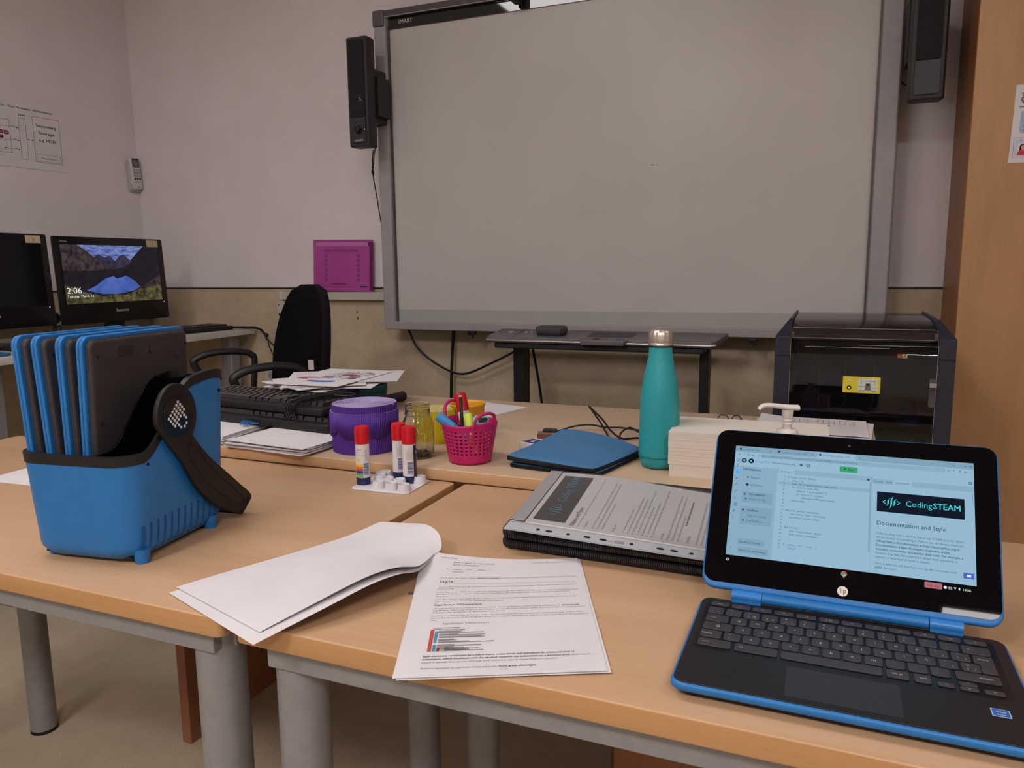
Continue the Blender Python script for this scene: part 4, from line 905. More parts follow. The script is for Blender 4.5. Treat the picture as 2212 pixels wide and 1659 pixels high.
def logo(q, cx, cy, k, m, z):
    for sx_ in (-1, 1):
        x = cx + sx_ * .0092 * k; q.poly([(x, cy), (x - sx_ * .0036 * k, cy + .0026 * k), (x - sx_ * .0036 * k, cy + .0016 * k), (x - sx_ * .0013 * k, cy), (x - sx_ * .0036 * k, cy - .0016 * k), (x - sx_ * .0036 * k, cy - .0026 * k)], z, m)
    for j, (dx, hh) in enumerate(((-.0032, .0048), (0, .0076), (.0032, .0048))):
        pts = []
        for i in range(9):
            v = i / 8 * 2 - 1; pts.append((cx + (dx + .0022 * v - .0008 * math.sin(v * PI)) * k + .0008 * k * (1 - v * v), cy + hh * v * k))
        for i in range(9):
            v = 1 - i / 8 * 2; pts.append((cx + (dx + .0022 * v - .0008 * math.sin(v * PI)) * k - .0008 * k * (1 - v * v), cy + hh * v * k))
        q.poly(pts[1:-1] if False else pts, z, m)
logo(q, .0718, .1237, 1.0, TEAL, Z + .0004)
q.text('Documentation and Style', .0572, .0968, .0067, TX, Z + .0003, w=.0678)
para = [('Understanding code is the first step in our STEAM journey. When', 0, .0845), ('we are unsure of something in Python, we can always check the', 0, .0845), ('Official Python Documentation at https://docs.python.org/3/.', 1, .0810), ('Documentation is how developers (engineers, artists,', 1, .0720), ('scientists, economists, etc) explain their code. For example, a', 1, .0838), ('function may have documentation about what arguments it', 0, .0785), ('expects or what kind of result it returns:', 0, .0525)]
for k, (s_, bd, w_) in enumerate(para): q.text(s_, .0571, .0862 - k * .0044, .0035, TXL if not bd else TX, Z + .0003, bold=bool(bd), w=w_)
q.text('Here is what we will find if we look up the commonly used', .0568, .0527, .0035, TXL, Z + .0003, w=.0775); q.rect(.0565, .0475, .0640, .0512, Z + .0002, BG2); q.text('print  function:', .0570, .0483, .0035, TXL, Z + .0003, w=.0205)
q.poly(rrect(.0100, .0062, .0008, 3, .1458, .0520), Z + .0002, IND); q.rect(.1438, .0508, .1478, .0533, Z + .0004, WHT); q.rect(.1508, .1300, .1514, .1420, Z + .0002, BG3)
q.build('lesson_panel', scr, flat=True)
q = MB(LL); q.disc(-.0975, .0372, .0016, Z, WHT, 14); q.disc(-.0975, .0372, .0009, Z + .0001, NV, 12); q.build('launcher_button', scr, flat=True); q = MB(LL)
q.disc(.0262, .0375, .0031, Z, E_('ui_red', 'c0564a'), 18); q.poly([(.0262, .0375), (.0293, .0375), (.0283, .0352), (.0262, .0344), (.0250, .0346)], Z + .0001, E_('ui_yellow', 'c7b148')); q.poly([(.0262, .0375), (.0250, .0346), (.0236, .0359), (.0232, .0380)], Z + .0001, E_('ui_green2', '4fa264')); q.disc(.0262, .0375, .0014, Z + .0002, E_('ui_blue', '4f86d0'), 12)
q.rect(.0255, .0335, .0270, .0339, Z, WHT)
q.build('browser_icon', scr, flat=True); q = MB(LL); q.poly(rrect(.0165, .0062, .0008, 3, .1128, .0375), Z, PNK); q.text('Sign out', .1128, .0362, .0036, E_('ui_dark_red', '6a3038'), Z + .0002, al='C'); q.build('sign_out_button', scr, flat=True); q = MB(LL)
q.disc(.1240, .0372, .0016, Z, WHT, 12); q.text('ES', .1268, .0358, .0036, WHT, Z); q.poly([(.1316, .0384), (.1344, .0384), (.1330, .0364)], Z, WHT); q.rect(.1362, .0360, .1376, .0385, Z, WHT); q.text('14:06', .1396, .0358, .0036, WHT, Z)
q.build('status_icons', scr, flat=True)
SIL = mat('badge_silver', 'b9b1a8', .3, .5)
q = MB(LL); q.disc(.0256, .0184, .0055, Z0 + .0001, SIL, 28); q.text('hp', .0259, .0162, .0085, NV if False else mat('badge_dark', '18161a', .5), Z0 + .0004, al='C', bold=False, w=.0062); q.build('brand_badge', lid, flat=True)
q = MB(LL); q.disc(.0269, .1875, .0014, Z0 + .0001, mat('lens_grey', '4d4f55', .3), 12); q.disc(.0269, .1875, .0006, Z0 + .0003, NV, 8); q.build('webcam_lens', lid, flat=True)

# ------------------------------------------------------------------ printed, stapled document
def paperz(a, b_):   # lift toward the stapled corner
    return .7422 + .018 * max(0, 1 - a / .16) ** 2 * (b_ / .295) ** 6
PO = Vector((-.3756, .5911, 0)); pu = Vector((.9033, .4290, 0)); pv = Vector((-.4290 * .93, .9033 * 1.013, 0)).normalized()
t = thing('stapled_document', 'stapled printed lesson with pages folded over to the left, over the table edge', 'document', (-.40, .78, ZF))
def pmap(p):
    a, b_, h = p; dy = 0
    w_ = PO + pu * a + pv * b_
    return (w_.x, w_.y, paperz(max(a, 0), max(0, min(b_, .295))) + h)
q = MB(); q.map = lambda p: pmap(p)
for k, (da, db) in enumerate(((.0, .0), (.0035, -.002), (-.001, .0025))):
    q.grid(lambda u, v: (da + u * .21, db + v * .295, .0004 - k * .0007), 10, 18, PAPER)
pg = q.build('lower_pages', t, flat=False)
q = MB(); q.map = lambda p: pmap((p[0], p[1], p[2] + .0008)); q.grid(lambda u, v: (u * .21, v * .295, 0), 10, 18, PAPER); q.build('front_page', t)
q = MB(); q.map = lambda p: pmap((p[0], p[1], p[2] + .0012))
GT = mat('print_grey', '868387', .8, spec=.1); DT = mat('print_dark', '4a484c', .8, spec=.1)
def T_(s_, x, y, sz, w_, m=GT, bd=False): q.text(s_, x, y, sz, m, 0, bold=bd, w=w_)
T_('data = load_sensor_data()', .043, .2745, .0052, .055); T_('print_max(data)', .043, .268, .0052, .034)
T_('if __name__ == "__main__":', .035, .2555, .0052, .058); T_('main()', .043, .249, .0052, .014)
T_('lesson.document@codingsteam.com', .147, .2805, .0040, .045); T_('CodingSTEAM', .026, .2845, .004, .022)
T_("We'll also talk more about", .028, .2320, .0040, .0462); T_('dynamic typing', .0755, .2320, .0042, .0275, DT, True); T_('in Python, which allows this degree of flexibility, in the near future.', .1045, .2320, .0040, .0985)
T_('Style', .028, .2205, .0088, .018, DT); q.rect(.028, .2160, .200, .2164, 0, GT)
T_("You'll notice that our top level functions have two blank lines between them. This is conventional for modern", .028, .2070, .0040, .172); T_('Python code.', .028, .2020, .0040, .02)
T_("According to the PEP8 style guide, it's customary to use two blank lines between module level functions. We", .027, .1925, .0040, .174); T_('find this convention makes code easier to navigate. We use single blank lines for logical breaks within', .027, .1872, .0040, .163); T_('functions.', .027, .1820, .0040, .0155)
T_("Let's dive deeper into style, Python culture and standards, documentation and how it affects how we code.", .027, .1730, .0040, .170); T_("Let's start off by discussing significant whitespace.", .027, .1678, .0040, .082)
T_('Significant Whitespace', .027, .1575, .0064, .056, DT)
T_('One distinctive and sometimes controversial aspect of Python is that leading whitespace is', .027, .1490, .0040, .148); T_('syntactically', .177, .1490, .0042, .0205, DT, True)
T_('significant.', .027, .1437, .0042, .0175, DT, True); T_('What this means is that Python uses indentation levels, rather than the { } braces used by other', .047, .1437, .0040, .157); T_('languages like JavaScript, to demarcate code blocks.', .027, .1385, .0040, .0845)
T_('Looking at a screen full of Python code, we can see how the indentation clearly matches and, in fact, must', .026, .1300, .0040, .174); T_('match the structure of the program. Even if we replace the code by gray lines, the structure of the program is', .026, .1247, .0040, .180); T_('clear.', .026, .1195, .0040, .008)
T_('Significant Whitespace', .040, .1100, .0060, .053, GT)
G1 = mat('print_bar_grey', '8b888c', .8); RD1 = mat('print_bar_red', 'b64a3e', .8); BL1 = mat('print_bar_blue', '4f87a8', .8); MR1 = mat('print_bar_maroon', '8c2439', .8); GN1 = mat('print_bar_green', '93b162', .8)
q.rect(.0285, .050, .0325, .098, 0, RD1); q.rect(.0335, .068, .0368, .094, 0, BL1); q.rect(.0335, .050, .0370, .064, 0, BL1); q.rect(.0380, .050, .0412, .0575, 0, MR1); q.rect(.0422, .050, .0452, .0565, 0, GN1)
for x, y, w_, h_ in ((.0305, .1010, .030, .0016), (.0305, .0975, .010, .0018), (.040, .0965, .026, .0014), (.037, .0930, .026, .0016), (.037, .0905, .023, .0020), (.037, .0895, .050, .0014), (.0385, .0860, .021, .0018), (.0385, .0840, .0495, .0014), (.0385, .0805, .045, .0018), (.0385, .0788, .0495, .0014), (.0380, .0745, .017, .0018), (.0380, .0728, .020, .0014), (.0380, .0692, .034, .0018), (.0380, .0680, .060, .0014),
                   (.0380, .0540, .018, .0105), (.050, .0605, .034, .0022), (.046, .0500, .026, .0060), (.046, .0500, .021, .0080), (.050, .0540, .032, .0012), (.046, .0498, .041, .0014)): q.rect(x, y, x + w_, y + h_, 0, G1)
T_('Each statement terminated by a colon starts a new block and introduces an additional level of', .025, .0385, .0046, .156, DT, True); T_('indentation, which continues until the de-dent restores the indentation to a previous level.', .025, .0325, .0046, .151, DT, True); T_('Each level of', .178, .0325, .0044, .019)
T_("indent is typically four spaces, although we'll cover the rules in more detail in a moment.", .025, .0262, .0044, .138); T_("Python's approach to significant white space has", .025, .0145, .0044, .076); T_('three great advantages.', .1025, .0145, .0046, .038, DT, True); T_('7 / 12', .104, .0085, .0038, .008)
q.build('printed_text', t, flat=True)
# flipped pages
near = smooth_path([(-.5506, .597, .7413), (-.5083, .665, .7600), (-.4827, .72, .7700), (-.4694, .76, .7690), (-.4665, .805, .7570), (-.4760, .860, .7540)], 6)
far = smooth_path([(-.7411, .665, .7412), (-.7173, .73, .7415), (-.6848, .80, .7430), (-.6521, .86, .7465), (-.6323, .90, .7500), (-.6129, .945, .7571)], 6)
curl = smooth_path([(-.4760, .860, .7540), (-.4740, .876, .7530), (-.4790, .890, .7560), (-.4931, .905, .7643), (-.5185, .918, .7683), (-.5559, .93, .7639), (-.6129, .945, .7571)], 5)
def at(P, u):
    x = u * (len(P) - 1); i = min(int(x), len(P) - 2); return P[i].lerp(P[i + 1], x - i)
def flip(sh, dz, tr):
    def fn(u, v):       # v along the page, u across (0 near edge, 1 far edge)
        vv = sh + v * (1 - sh); n_ = at(near, vv); f_ = at(far, vv); uu = tr + u * (1 - tr)
        if uu < 0: uu = uu
        p = n_ + (f_ - n_) * uu; c_ = at(curl, max(0, min(1, u))) - near[-1].lerp(far[-1], max(0, min(1, u)))
        p = p + c_ * (vv ** 5); p.z += dz * (1 - .6 * vv) + .006 * math.sin(PI * u) * vv ** 2; return p
    return fn
q = MB(); q.grid(flip(0, .0004, 0), 24, 30, PAPER); q.build('folded_page', t)
q = MB()
def fn2(u, v):
    vv = .050 + .950 * v; uu = .075 * (1 - v) ** 1.2 + u * (1.035 - .075 * (1 - v) ** 1.2 - .035 * v)
    p = flip(0, .0004, 0)(uu, vv); lf = .012 * (1 - v) * max(0, 1 - u * 2.5) ** 2 * v * 2
    return p + Vector((0, 0, .0016 + lf))
q.grid(fn2, 24, 30, PAPER); q.build('folded_page', t)
q = MB(); q.map = pmap; q.tube([(.010, .283, .0022), (.016, .289, .0024)], .0005, GREYMETAL, smooth=0, n=6); q.build('staple', t)

# ------------------------------------------------------------------ zip portfolio with plastic pocket
BK = mat('portfolio_black', '121116', .6, c2='0e0d12', scale=60, bump=.2, bscale=500)
t = thing('zip_portfolio', 'black zipped portfolio case lying under the punched plastic pocket', 'portfolio', (-.26, 1.1, ZF))
O = Vector((-.422, .955, ZF)); eu = Vector((.9985, -.02, 0)); ev = Vector((-.0486, .9947, 0))
def pf(a, b_, h): w_ = O + eu * a + ev * b_; return (w_.x, w_.y, ZF + h)
def portlayer(z0, z1, grow, name):
    q = MB(); q.map = lambda p: pf(p[0], p[1], p[2] * (1 + .75 * max(0, min(1, p[1] / .23)) ** 1.2) if p[2] > .002 else p[2])
    q.prism(rrect(.345, .25, .02, 6, .1725, .125 - grow), z0, z1, BK, .005); return q.build(name, t)
lo_ = portlayer(.0005, .0125, .0, 'lower_cover'); up_ = portlayer(.0145, .0275, .0, 'upper_cover')
def zipper(z, y, host):
    q = MB(); q.map = lambda p: pf(*p); q.box((.012, y, z - .003), (.335, y + .006, z + .003), RUBBER)
    for k in range(118):
        x = .013 + k * .0027; q.box((x, y - .0024, z - .0022), (x + .0014, y + .001, z + .0022), mat('zip_tooth', '2c2b30', .3, spec=.8))
    o = q.build('zip_teeth', host, flat=True); tag(o, kind='stuff')
zipper(.0105, -.0005, lo_); zipper(.0205, .001, up_)
q = MB(); q.map = lambda p: pf(*p); q.prism(rrect(.335, .24, .018, 5, .1725, .127), .012, .016, RUBBER); q.build('gusset', t)

t = thing('plastic_pocket', 'clear punched plastic pocket holding a printed lesson with a dark banner, on the black portfolio', 'pocket', (-.27, 1.05, .776))
F0 = Vector((-.407, .940, .776)); Eu = Vector((.9985, -.02, -.02)); Ev = Vector((-.0486, .9947, .0955))
def pk(p):           # p = (along length to the right, depth away, height)
    a, b_, h = p; w_ = F0 + Eu * a + Ev * b_
    edge = -.022 * max(0, 1 - b_ / .045) ** 1.5 * 0 - .010 * max(0, (.035 - a) / .035) ** 2 * (b_ / .2)
    return (w_.x, w_.y, w_.z + h + .004 * math.sin(a * 16) * (b_ / .23) + edge * 0)
pocketmat = clearpane('pocket_film', 'ffffff', .15, .02, 'f8f8fa')
q = MB(); q.map = pk; q.grid(lambda u, v: (.021 + u * .297, .026 + v * .202, .0026), 14, 10, pocketmat); q.grid(lambda u, v: (u * .021, .026 + v * .202, .0026), 3, 10, clearpane('pocket_film_empty', 'f0f0f2', .15, .50, 'c6c4c6')); q.build('clear_film', t, weld=True)
STRIP = mat('pocket_strip', 'b4b6bb', .35, c2='aeb0b5', scale=40)
q = MB(); q.map = pk
holes = [(.048, .0028), (.064, .0052), (.092, .0028), (.119, .0052), (.141, .0052), (.180, .0028), (.218, .0052), (.236, .0052), (.258, .0028), (.280, .0052)]
q.grid(lambda u, v: (u * .318, -.004 + v * .031, .0010), 30, 3, STRIP); st_ = q.build('punched_strip', t)
q = MB(); q.map = pk
for x, r_ in holes: q.poly([(x + r_ * math.cos(2 * PI * k / 16), .0095 + .0030 * math.sin(2 * PI * k / 16)) for k in range(16)], .0015, INK)
for k in range(150):
    x = .002 + k * .0021; q.rect(x, -.0030, x + .0009, -.0012, .0014, GREYINK); q.rect(x, .0215, x + .0009, .0236, .0014, GREYINK)
q.text('TIME', .146, .0065, .005, GREYINK, .0014, w=.009); q.rect(.157, .0055, .170, .0125, .0013, GREYINK); q.text('NEXT', .1585, .0068, .005, STRIP, .0016, w=.010); q.build('punch_hole', st_, flat=True); 
q = MB(); q.map = pk; q.grid(lambda u, v: (.022 + u * .295, .026 + v * .200, .0012), 20, 12, mat('pocket_page_white', 'f3f1f3', .85, c2='efedef', scale=12, spec=.1)); pgp = q.build('printed_page', t)
Mt = Matrix(((0, -1, 0, 0), (1, 0, 0, 0), (0, 0, 1, 0), (0, 0, 0, 1)))   # text x -> away, text up -> left
q = MB(); q.map = lambda p: pk((-p[1], p[0], p[2]))
q.rect(.041, -.078, .211, -.030, .0018, mat('banner_grey', '4a484d', .6)) 
GTL = mat('pocket_text_grey', '9d9a9e', .8, spec=.1); LT = mat('banner_teal', '5c93a8', .7)
q.text('Coding', .108, -.059, .0195, LT, .0024, w=.047); q.text('STEAM', .157, -.059, .0200, LT, .0024, bold=True, w=.048)
logo(q, .078, -.054, 2.15, LT, .0024)
q.text('Objects and Types', .036, -.092, .0090, DT, .0018, w=.060); q.rect(.036, -.0985, .211, -.0980, .0018, GT)
q.text('/ CodingSTEAM', .036, -.020, .005, GTL, .0018, w=.03); q.text('contact@codingsteam.com', .165, -.014, .0045, GTL, .0018, w=.045); q.text('lesson one, page one', .17, -.020, .0045, GTL, .0018, w=.04)
def para2(y, n, first=.036, wd=.165, s0='Let us see what happens when we use the objects and types of the language in our programs'):
    for k in range(n): q.text(s0[k * 3:] + ' ' + s0[:k * 3], first, y - k * .0068, .0044, GTL, .0018, w=wd * (1 if k < n - 1 else .55))
q.text('Overview', .036, -.110, .0060, GTL, .0018, w=.02)
para2(-.1205, 3); q.text('At the end', .036, -.150, .0060, GTL, .0018, w=.022)
for k in range(7):
    q.disc(.040, -.162 - k * .0066, .0009, .0018, INK, 6); q.text('you will understand the idea of object and type in this lesson and the next', .046, -.1635 - k * .0066, .0044, GTL, .0018, w=[.07, .12, .115, .15, .09, .11, .16][k])
q.text('In the text', .036, -.216, .0055, GTL, .0018, w=.02); para2(-.224, 3, wd=.160, s0='The first thing to know about variables is that they are how we name the objects we wish to keep for later work')
q.text('the name of the value when it is stored in memory', .09, -.2425, .0048, DT, .0019, bold=True, w=.09)
q.text('Variables', .036, -.251, .0068, GTL, .0018, w=.024); para2(-.262, 3, wd=.15, s0='You can think of a variable as a label that is given to one object so that the rest of the program can find it'); q.text('Assignment', .036, -.289, .0060, GTL, .0018, w=.024)
q.build('page_print', pgp, flat=True)

# ------------------------------------------------------------------ blue laptop carrier
G = Vector((-.8495, .7086, ZF)); yaw = math.atan2(.1373, .9905)
CM = Matrix.Translation(G) @ Matrix.Rotation(yaw, 4, 'Z')      # local x = lateral (right side at 0), y = along, z up
t = thing('laptop_carrier', 'blue plastic carrier basket with a dark swing handle and white dotted emblem', 'carrier', G, yaw)
def hcar(a):
    if a < .03: return .153
    if a < .135:
        u = (a - .03) / .105; return .153 + .091 * (u * u * (3 - 2 * u))
    if a < .17: u = (a - .135) / .035; return .244 + .004 * math.sin(u * PI / 2)
    return .248 - .033 * ((a - .17) / .07) ** 1.8
NC = 72
def outline(grow):
    return rrect(.170 + 2 * grow, .212 + 2 * grow, .034 + grow, 9, -.085, .107)
base_o = outline(0)
def densify(pts, n=140):
    L_ = [0]
    for i in range(len(pts)): L_.append(L_[-1] + (Vector(pts[(i + 1) % len(pts)]) - Vector(pts[i])).length)
    out = []
    for k in range(n):
        s_ = k / n * L_[-1]; i = max(j for j in range(len(pts)) if L_[j] <= s_ + 1e-9); f_ = (s_ - L_[i]) / max(1e-9, L_[i + 1] - L_[i]); out.append(Vector(pts[i]).lerp(Vector(pts[(i + 1) % len(pts)]), f_))
    return out
def wall(q, m, zf0, zf1, off, steps, taper=True, flip_=False, rnd=0):
    n = 140; o = densify(base_o, n); c_ = Vector((-.085, .107)); vs = []; fs = []
    for j in range(steps + 1):
        t_ = j / steps
        for p in o:
            a = p.y; z0 = zf0(a); z1 = zf1(a); z = z0 + (z1 - z0) * t_
            g = off + (.006 * z / .15 if taper else 0) + (-.75 * .014 + .014 * .75 * math.sin(min(1, (z - .006) / .016) * PI / 2) if rnd and z < .022 else 0)
            d = (p - c_); d2 = Vector((max(-1, min(1, d.x / .085)) * 1.0, max(-1, min(1, d.y / .106)) * (1.6 if d.y > 0 else 1.0)))
            ex = Vector((p.x + d2.x * g - (.004 * z / .15 if d.x < 0 else 0), p.y + d2.y * g)); vs.append((ex.x, ex.y, z))
    for j in range(steps):
        for i in range(n):
            k = (i + 1) % n; f_ = (j * n + i, j * n + k, (j + 1) * n + k, (j + 1) * n + i); fs.append(f_[::-1] if flip_ else f_)
    q.add(vs, fs, m); return vs, n
q = MB(CM); vs, n = wall(q, BLUEPL, lambda a: .007, lambda a: hcar(a) - .013, 0, 22, rnd=1)
q.add(vs[:n], [tuple(range(n - 1, -1, -1))], BLUEPL); q.build('body_shell', t, ang=60)
q = MB(CM)
wall(q, BLACKPL, lambda a: hcar(a) - .0135, lambda a: hcar(a), .0012, 3); wall(q, BLACKPL, lambda a: .035, lambda a: hcar(a), -.0065, 12, flip_=True)
# rim bridge between outer and inner wall
q2 = MB(CM); v1, _n = wall(MB(CM), BLACKPL, lambda a: hcar(a), lambda a: hcar(a), .0012, 1); v2, _n = wall(MB(CM), BLACKPL, lambda a: hcar(a), lambda a: hcar(a), -.0065, 1)
vv = v1[:n] + [(p[0], p[1], p[2]) for p in v2[:n]]; q.add(vv, [(i, (i + 1) % n, n + (i + 1) % n, n + i) for i in range(n)], BLACKPL)
rm = q.build('black_rim', t, ang=50)
q = MB(CM); q.box((-.155, .012, .008), (-.014, .200, .0105), BLACKPL); q.build('inner_floor', t)
q = MB(CM); q.prism([(.012, .03), (.205, .03)] + [(.205 - .193 * k / 24, hcar(.205 - .193 * k / 24) - .002) for k in range(25)], -.056, -.053, GLOSSBLACK, .0008, axis='x'); q.build('slot_divider', t)
SLOT = mat('slot_blue', '0f3f85', .6)
for k in range(12):
    a = .022 + k * .0142; q = MB(CM); zt_ = .052 + .004 * math.sin(k / 11 * PI)
    q.tube([(.0022, a, zt_), (.0018, a - .001, zt_ * .7), (.0005, a - .003, .024), (-.004, a - .005, .0125)], .00135, SLOT, n=6); q.build('vent_slot', t)
for a in (.024, .172):
    q = MB(CM); q.cyl((-.006, a, 0), (-.006, a, .020), .0095, BLUEPL, r1=.011, n=20); q.build('foot', t)
for a in (.03, .172):
    q = MB(CM); q.cyl((-.155, a, 0), (-.155, a, .020), .0095, BLUEPL, r1=.011, n=20); q.build('foot', t)
q = MB(CM)
for a, z, xs in ((.036, .136, .0051), (.196, .213, .0086)): q.cyl((.002, a, z), (xs + .0006, a, z), .0026, NV if False else mat('hole_dark', '0e2a55', .6), n=12); q.build('pin_hole', t) 
q.build('pin_hole', t)
HB = mat('handle_brown_black', '130e0e', .55, c2='100b0b', scale=80, bump=.1, bscale=600)
HA, HZ = .087, .193
# swing handle: disc on each side, arm sweeping down and back, cross grip behind
def side_arm(q, xo, xi):
    pts = []
    for k in range(30):
        a = R(-62 + 250 * k / 29); pts.append((HA + .0415 * math.cos(a), HZ + .047 * math.sin(a)))
    arm = smooth_path([(.073, .149, 0), (.092, .125, 0), (.112, .090, 0), (.142, .055, 0), (.180, .028, 0), (.222, .006, 0)], 5)
    arm2 = smooth_path([(.234, .014, 0), (.250, .030, 0), (.222, .057, 0), (.188, .087, 0), (.154, .117, 0), (.130, .143, 0), (.117, .160, 0)], 5)
    outl = [(p[0], p[1]) for p in pts] + [(p.x, p.y) for p in arm] + [(p.x, p.y) for p in arm2]
    q.prism(outl, min(xo, xi), max(xo, xi), HB, .0018, axis='x')
h_ = thing_part('swing_handle', t)
for xo_, xi_ in ((.010, .018), (-.204, -.212)):
    q = MB(CM); side_arm(q, xo_, xi_); q.build('handle_arm', h_, ang=40)
q = MB(CM); pts = [(.222, .0065), (.234, .0135), (.246, .030), (.238, .034), (.228, .020), (.217, .012)]; q.prism(pts, -.212, .018, HB, .0015, axis='x'); q.build('cross_grip', h_)
q = MB(CM); q.cyl((.0175, HA, HZ), (.0192, HA, HZ), .030, mat('emblem_disc', '0c0a0c', .12, spec=.7), n=40); em = q.build('emblem_disc', h_, bevel=.0004)
q = MB(CM); DW = mat('dot_white', 'd8d4d2', .5)
dots = [(326,372),(307,402),(346,402),(285,432),(325,432),(364,432),(264,461),(304,461),(343,461),(383,461),(243,491),(283,491),(322,491),(362,491),(222,521),(262,521),(302,521),(342,521),(381,521),(241,550),(281,550),(320,550),(400,550),(260,580),(300,580),(280,607),(320,607),(400,607),(339,636),(378,636)]
for x, y in dots:
    a = HA - .0005 + (x - 320) / 4.88 * .00098; z = HZ - (y - 520) / 4.88 * .00068
    q.cyl((.0190, a, z), (.0197, a, z), .0021, DW, n=10)
o = q.build('dot_emblem', em, flat=True); tag(o, kind='stuff')
q = MB(CM); q.tube([(.0184, .112, .150), (.0184, .104, .138), (.0184, .118, .112), (.0184, .145, .080), (.0184, .183, .046), (.0184, .216, .022), (.0184, .228, .024), (.0184, .226, .034), (.0184, .192, .066), (.0184, .155, .100), (.0184, .127, .138), (.0184, .116, .149), (.0184, .112, .150)], .0005, BLACKPL, n=5); q.build('arm_groove', h_)

# laptops standing in the carrier
LAPB = mat('laptop_bottom', '3a3638', .5, c2='332f32', scale=14, bump=.1, bscale=900)
def slot_laptop(lat, al, label, lean=0.0, zz=0.0):
    M = CM @ Matrix.Translation((lat, al, .0115 + zz)) @ Matrix.Rotation(lean, 4, 'Y')
    t = bpy.data.objects.new('closed_laptop', None); COL.objects.link(t); t.location = M.to_translation(); t.rotation_euler = M.to_euler()
    tag(t, label, 'laptop', 'closed blue laptops standing in the carrier')
    def slab(n, x0, x1, m, inset, ch, r_=.014):
        q = MB(M); q.prism(rrect(.206 - 2 * inset, (.300 - 2 * inset), r_, 6, .103, .150), x0, x1, m, ch, axis='x'); return q.build(n, t, ang=50)
    slab('lid', 0, .0048, BLUEPL, 0, .0018); b_ = slab('base_shell', .0051, .0102, BLUEPL, 0, .0018); c_ = slab('bottom_cover', .0090, .0188, LAPB, .0045, .0060, .012)
    q = MB(M)
    q = MB(M); q.cyl((.0186, .030, .262), (.0196, .030, .262), .0105, LAPB, n=24); q.build('rubber_foot', c_, bevel=.0004)
    q = MB(M); q.cyl((.0186, .180, .262), (.0196, .180, .262), .0105, LAPB, n=24); q.build('rubber_foot', c_, bevel=.0004)
    for k, (a, z) in enumerate(((.018, .272), (.195, .274), (.018, .180))):
        q = MB(M); q.cyl((.0186, a, z), (.0190, a, z), .0028, INK, n=12); q.build('screw', c_)
    q = MB(M)
    for k in range(7): q.box((.0188, .055, .268 + k * .0022), (.0190, .082, .2692 + k * .0022), mat('vent_line', '201d20', .7))
    o = q.build('vent_grille', c_, flat=True)
    q = MB(M); q.cyl((.0187, .116, .268), (.0190, .116, .268), .0022, INK, n=10); q.box((.0187, .1152, .268), (.0190, .1168, .279), INK); q.build('lock_slot', c_)
    return t
slot_laptop(-.160, .0095, 'closed blue and black laptop farthest left in the carrier', R(-3.4))
slot_laptop(-.1285, .0095, 'closed blue and black laptop second from the left in the carrier', R(-3.2))
slot_laptop(-.1045, .0095, 'closed blue and black laptop third from the left in the carrier', R(0))
slot_laptop(-.0815, .0095, 'closed blue and black laptop in front of the others, whole underside showing', R(2.2))
# ------------------------------------------------------------------ bottle
t = thing('water_bottle', 'turquoise steel water bottle with a brushed metal cap', 'bottle', (-.287, 1.401, ZB))
TQ = mat('turquoise_paint', '2c9ca4', .38, c2='2a98a0', scale=60, spec=.5, bump=.08, bscale=900)
c0 = (-.287, 1.401, ZB)
prof = [(0, .001), (0.0289, .001), (0.0333, .004), (0.0362, .012), (0.0376, .024), (0.0376, .040), (0.0372, .06), (0.0369, .10), (0.0361, .122), (0.0340, .145), (0.0299, .172), (0.0253, .193), (0.0224, .208), (0.0210, .221), (0.0208, .2275), (0.0179, .2275), (0.0179, .229)]
q = MB(); n_ = 56; vs = []; fs = []
for r_, z in prof:
    for i in range(n_):
        a = 2 * PI * i / n_; k = 1 - (.06 * (1 - z / .014) * (0.5 + .5 * math.cos(12 * a)) if z < .014 and r_ > .02 else 0); vs.append((c0[0] + r_ * k * math.cos(a), c0[1] + r_ * k * math.sin(a), c0[2] + z))
for k in range(len(prof) - 1):
    for i in range(n_): fs.append((k * n_ + i, k * n_ + (i + 1) % n_, (k + 1) * n_ + (i + 1) % n_, (k + 1) * n_ + i))
q.add(vs, fs, TQ); q.build('body', t, ang=60)
q = MB(); q.lathe([(.03915, .0225), (.03925, .0232), (.03915, .0239)], mat('turquoise_seam', '1d6f70', .5), c0, 56); q.build('base_seam', t)
q = MB(); q.lathe([(.0195, .2265), (.0222, .2265), (.0222, .229), (.0195, .229)], RUBBER, c0, 32); q.build('neck_seal', t)
q = MB(); vs = []; fs = []; pr = [(.0228, .2292), (.0230, .2335), (.0224, .2340), (.0226, .2350), (.0226, .247), (.0215, .2535), (.018, .2580), (.011, .2605), (0.0005, .2612)]
for r_, z in pr:
    for i in range(n_):
        a = 2 * PI * i / n_; k = 1 - (.07 * (.5 + .5 * math.cos(14 * a)) if z > .246 else 0); vs.append((c0[0] + r_ * k * math.cos(a), c0[1] + r_ * k * math.sin(a), c0[2] + z))
for k in range(len(pr) - 1):
    for i in range(n_): fs.append((k * n_ + i, k * n_ + (i + 1) % n_, (k + 1) * n_ + (i + 1) % n_, (k + 1) * n_ + i))
q.add(vs, fs, CHROME); q.build('cap', t, ang=60)

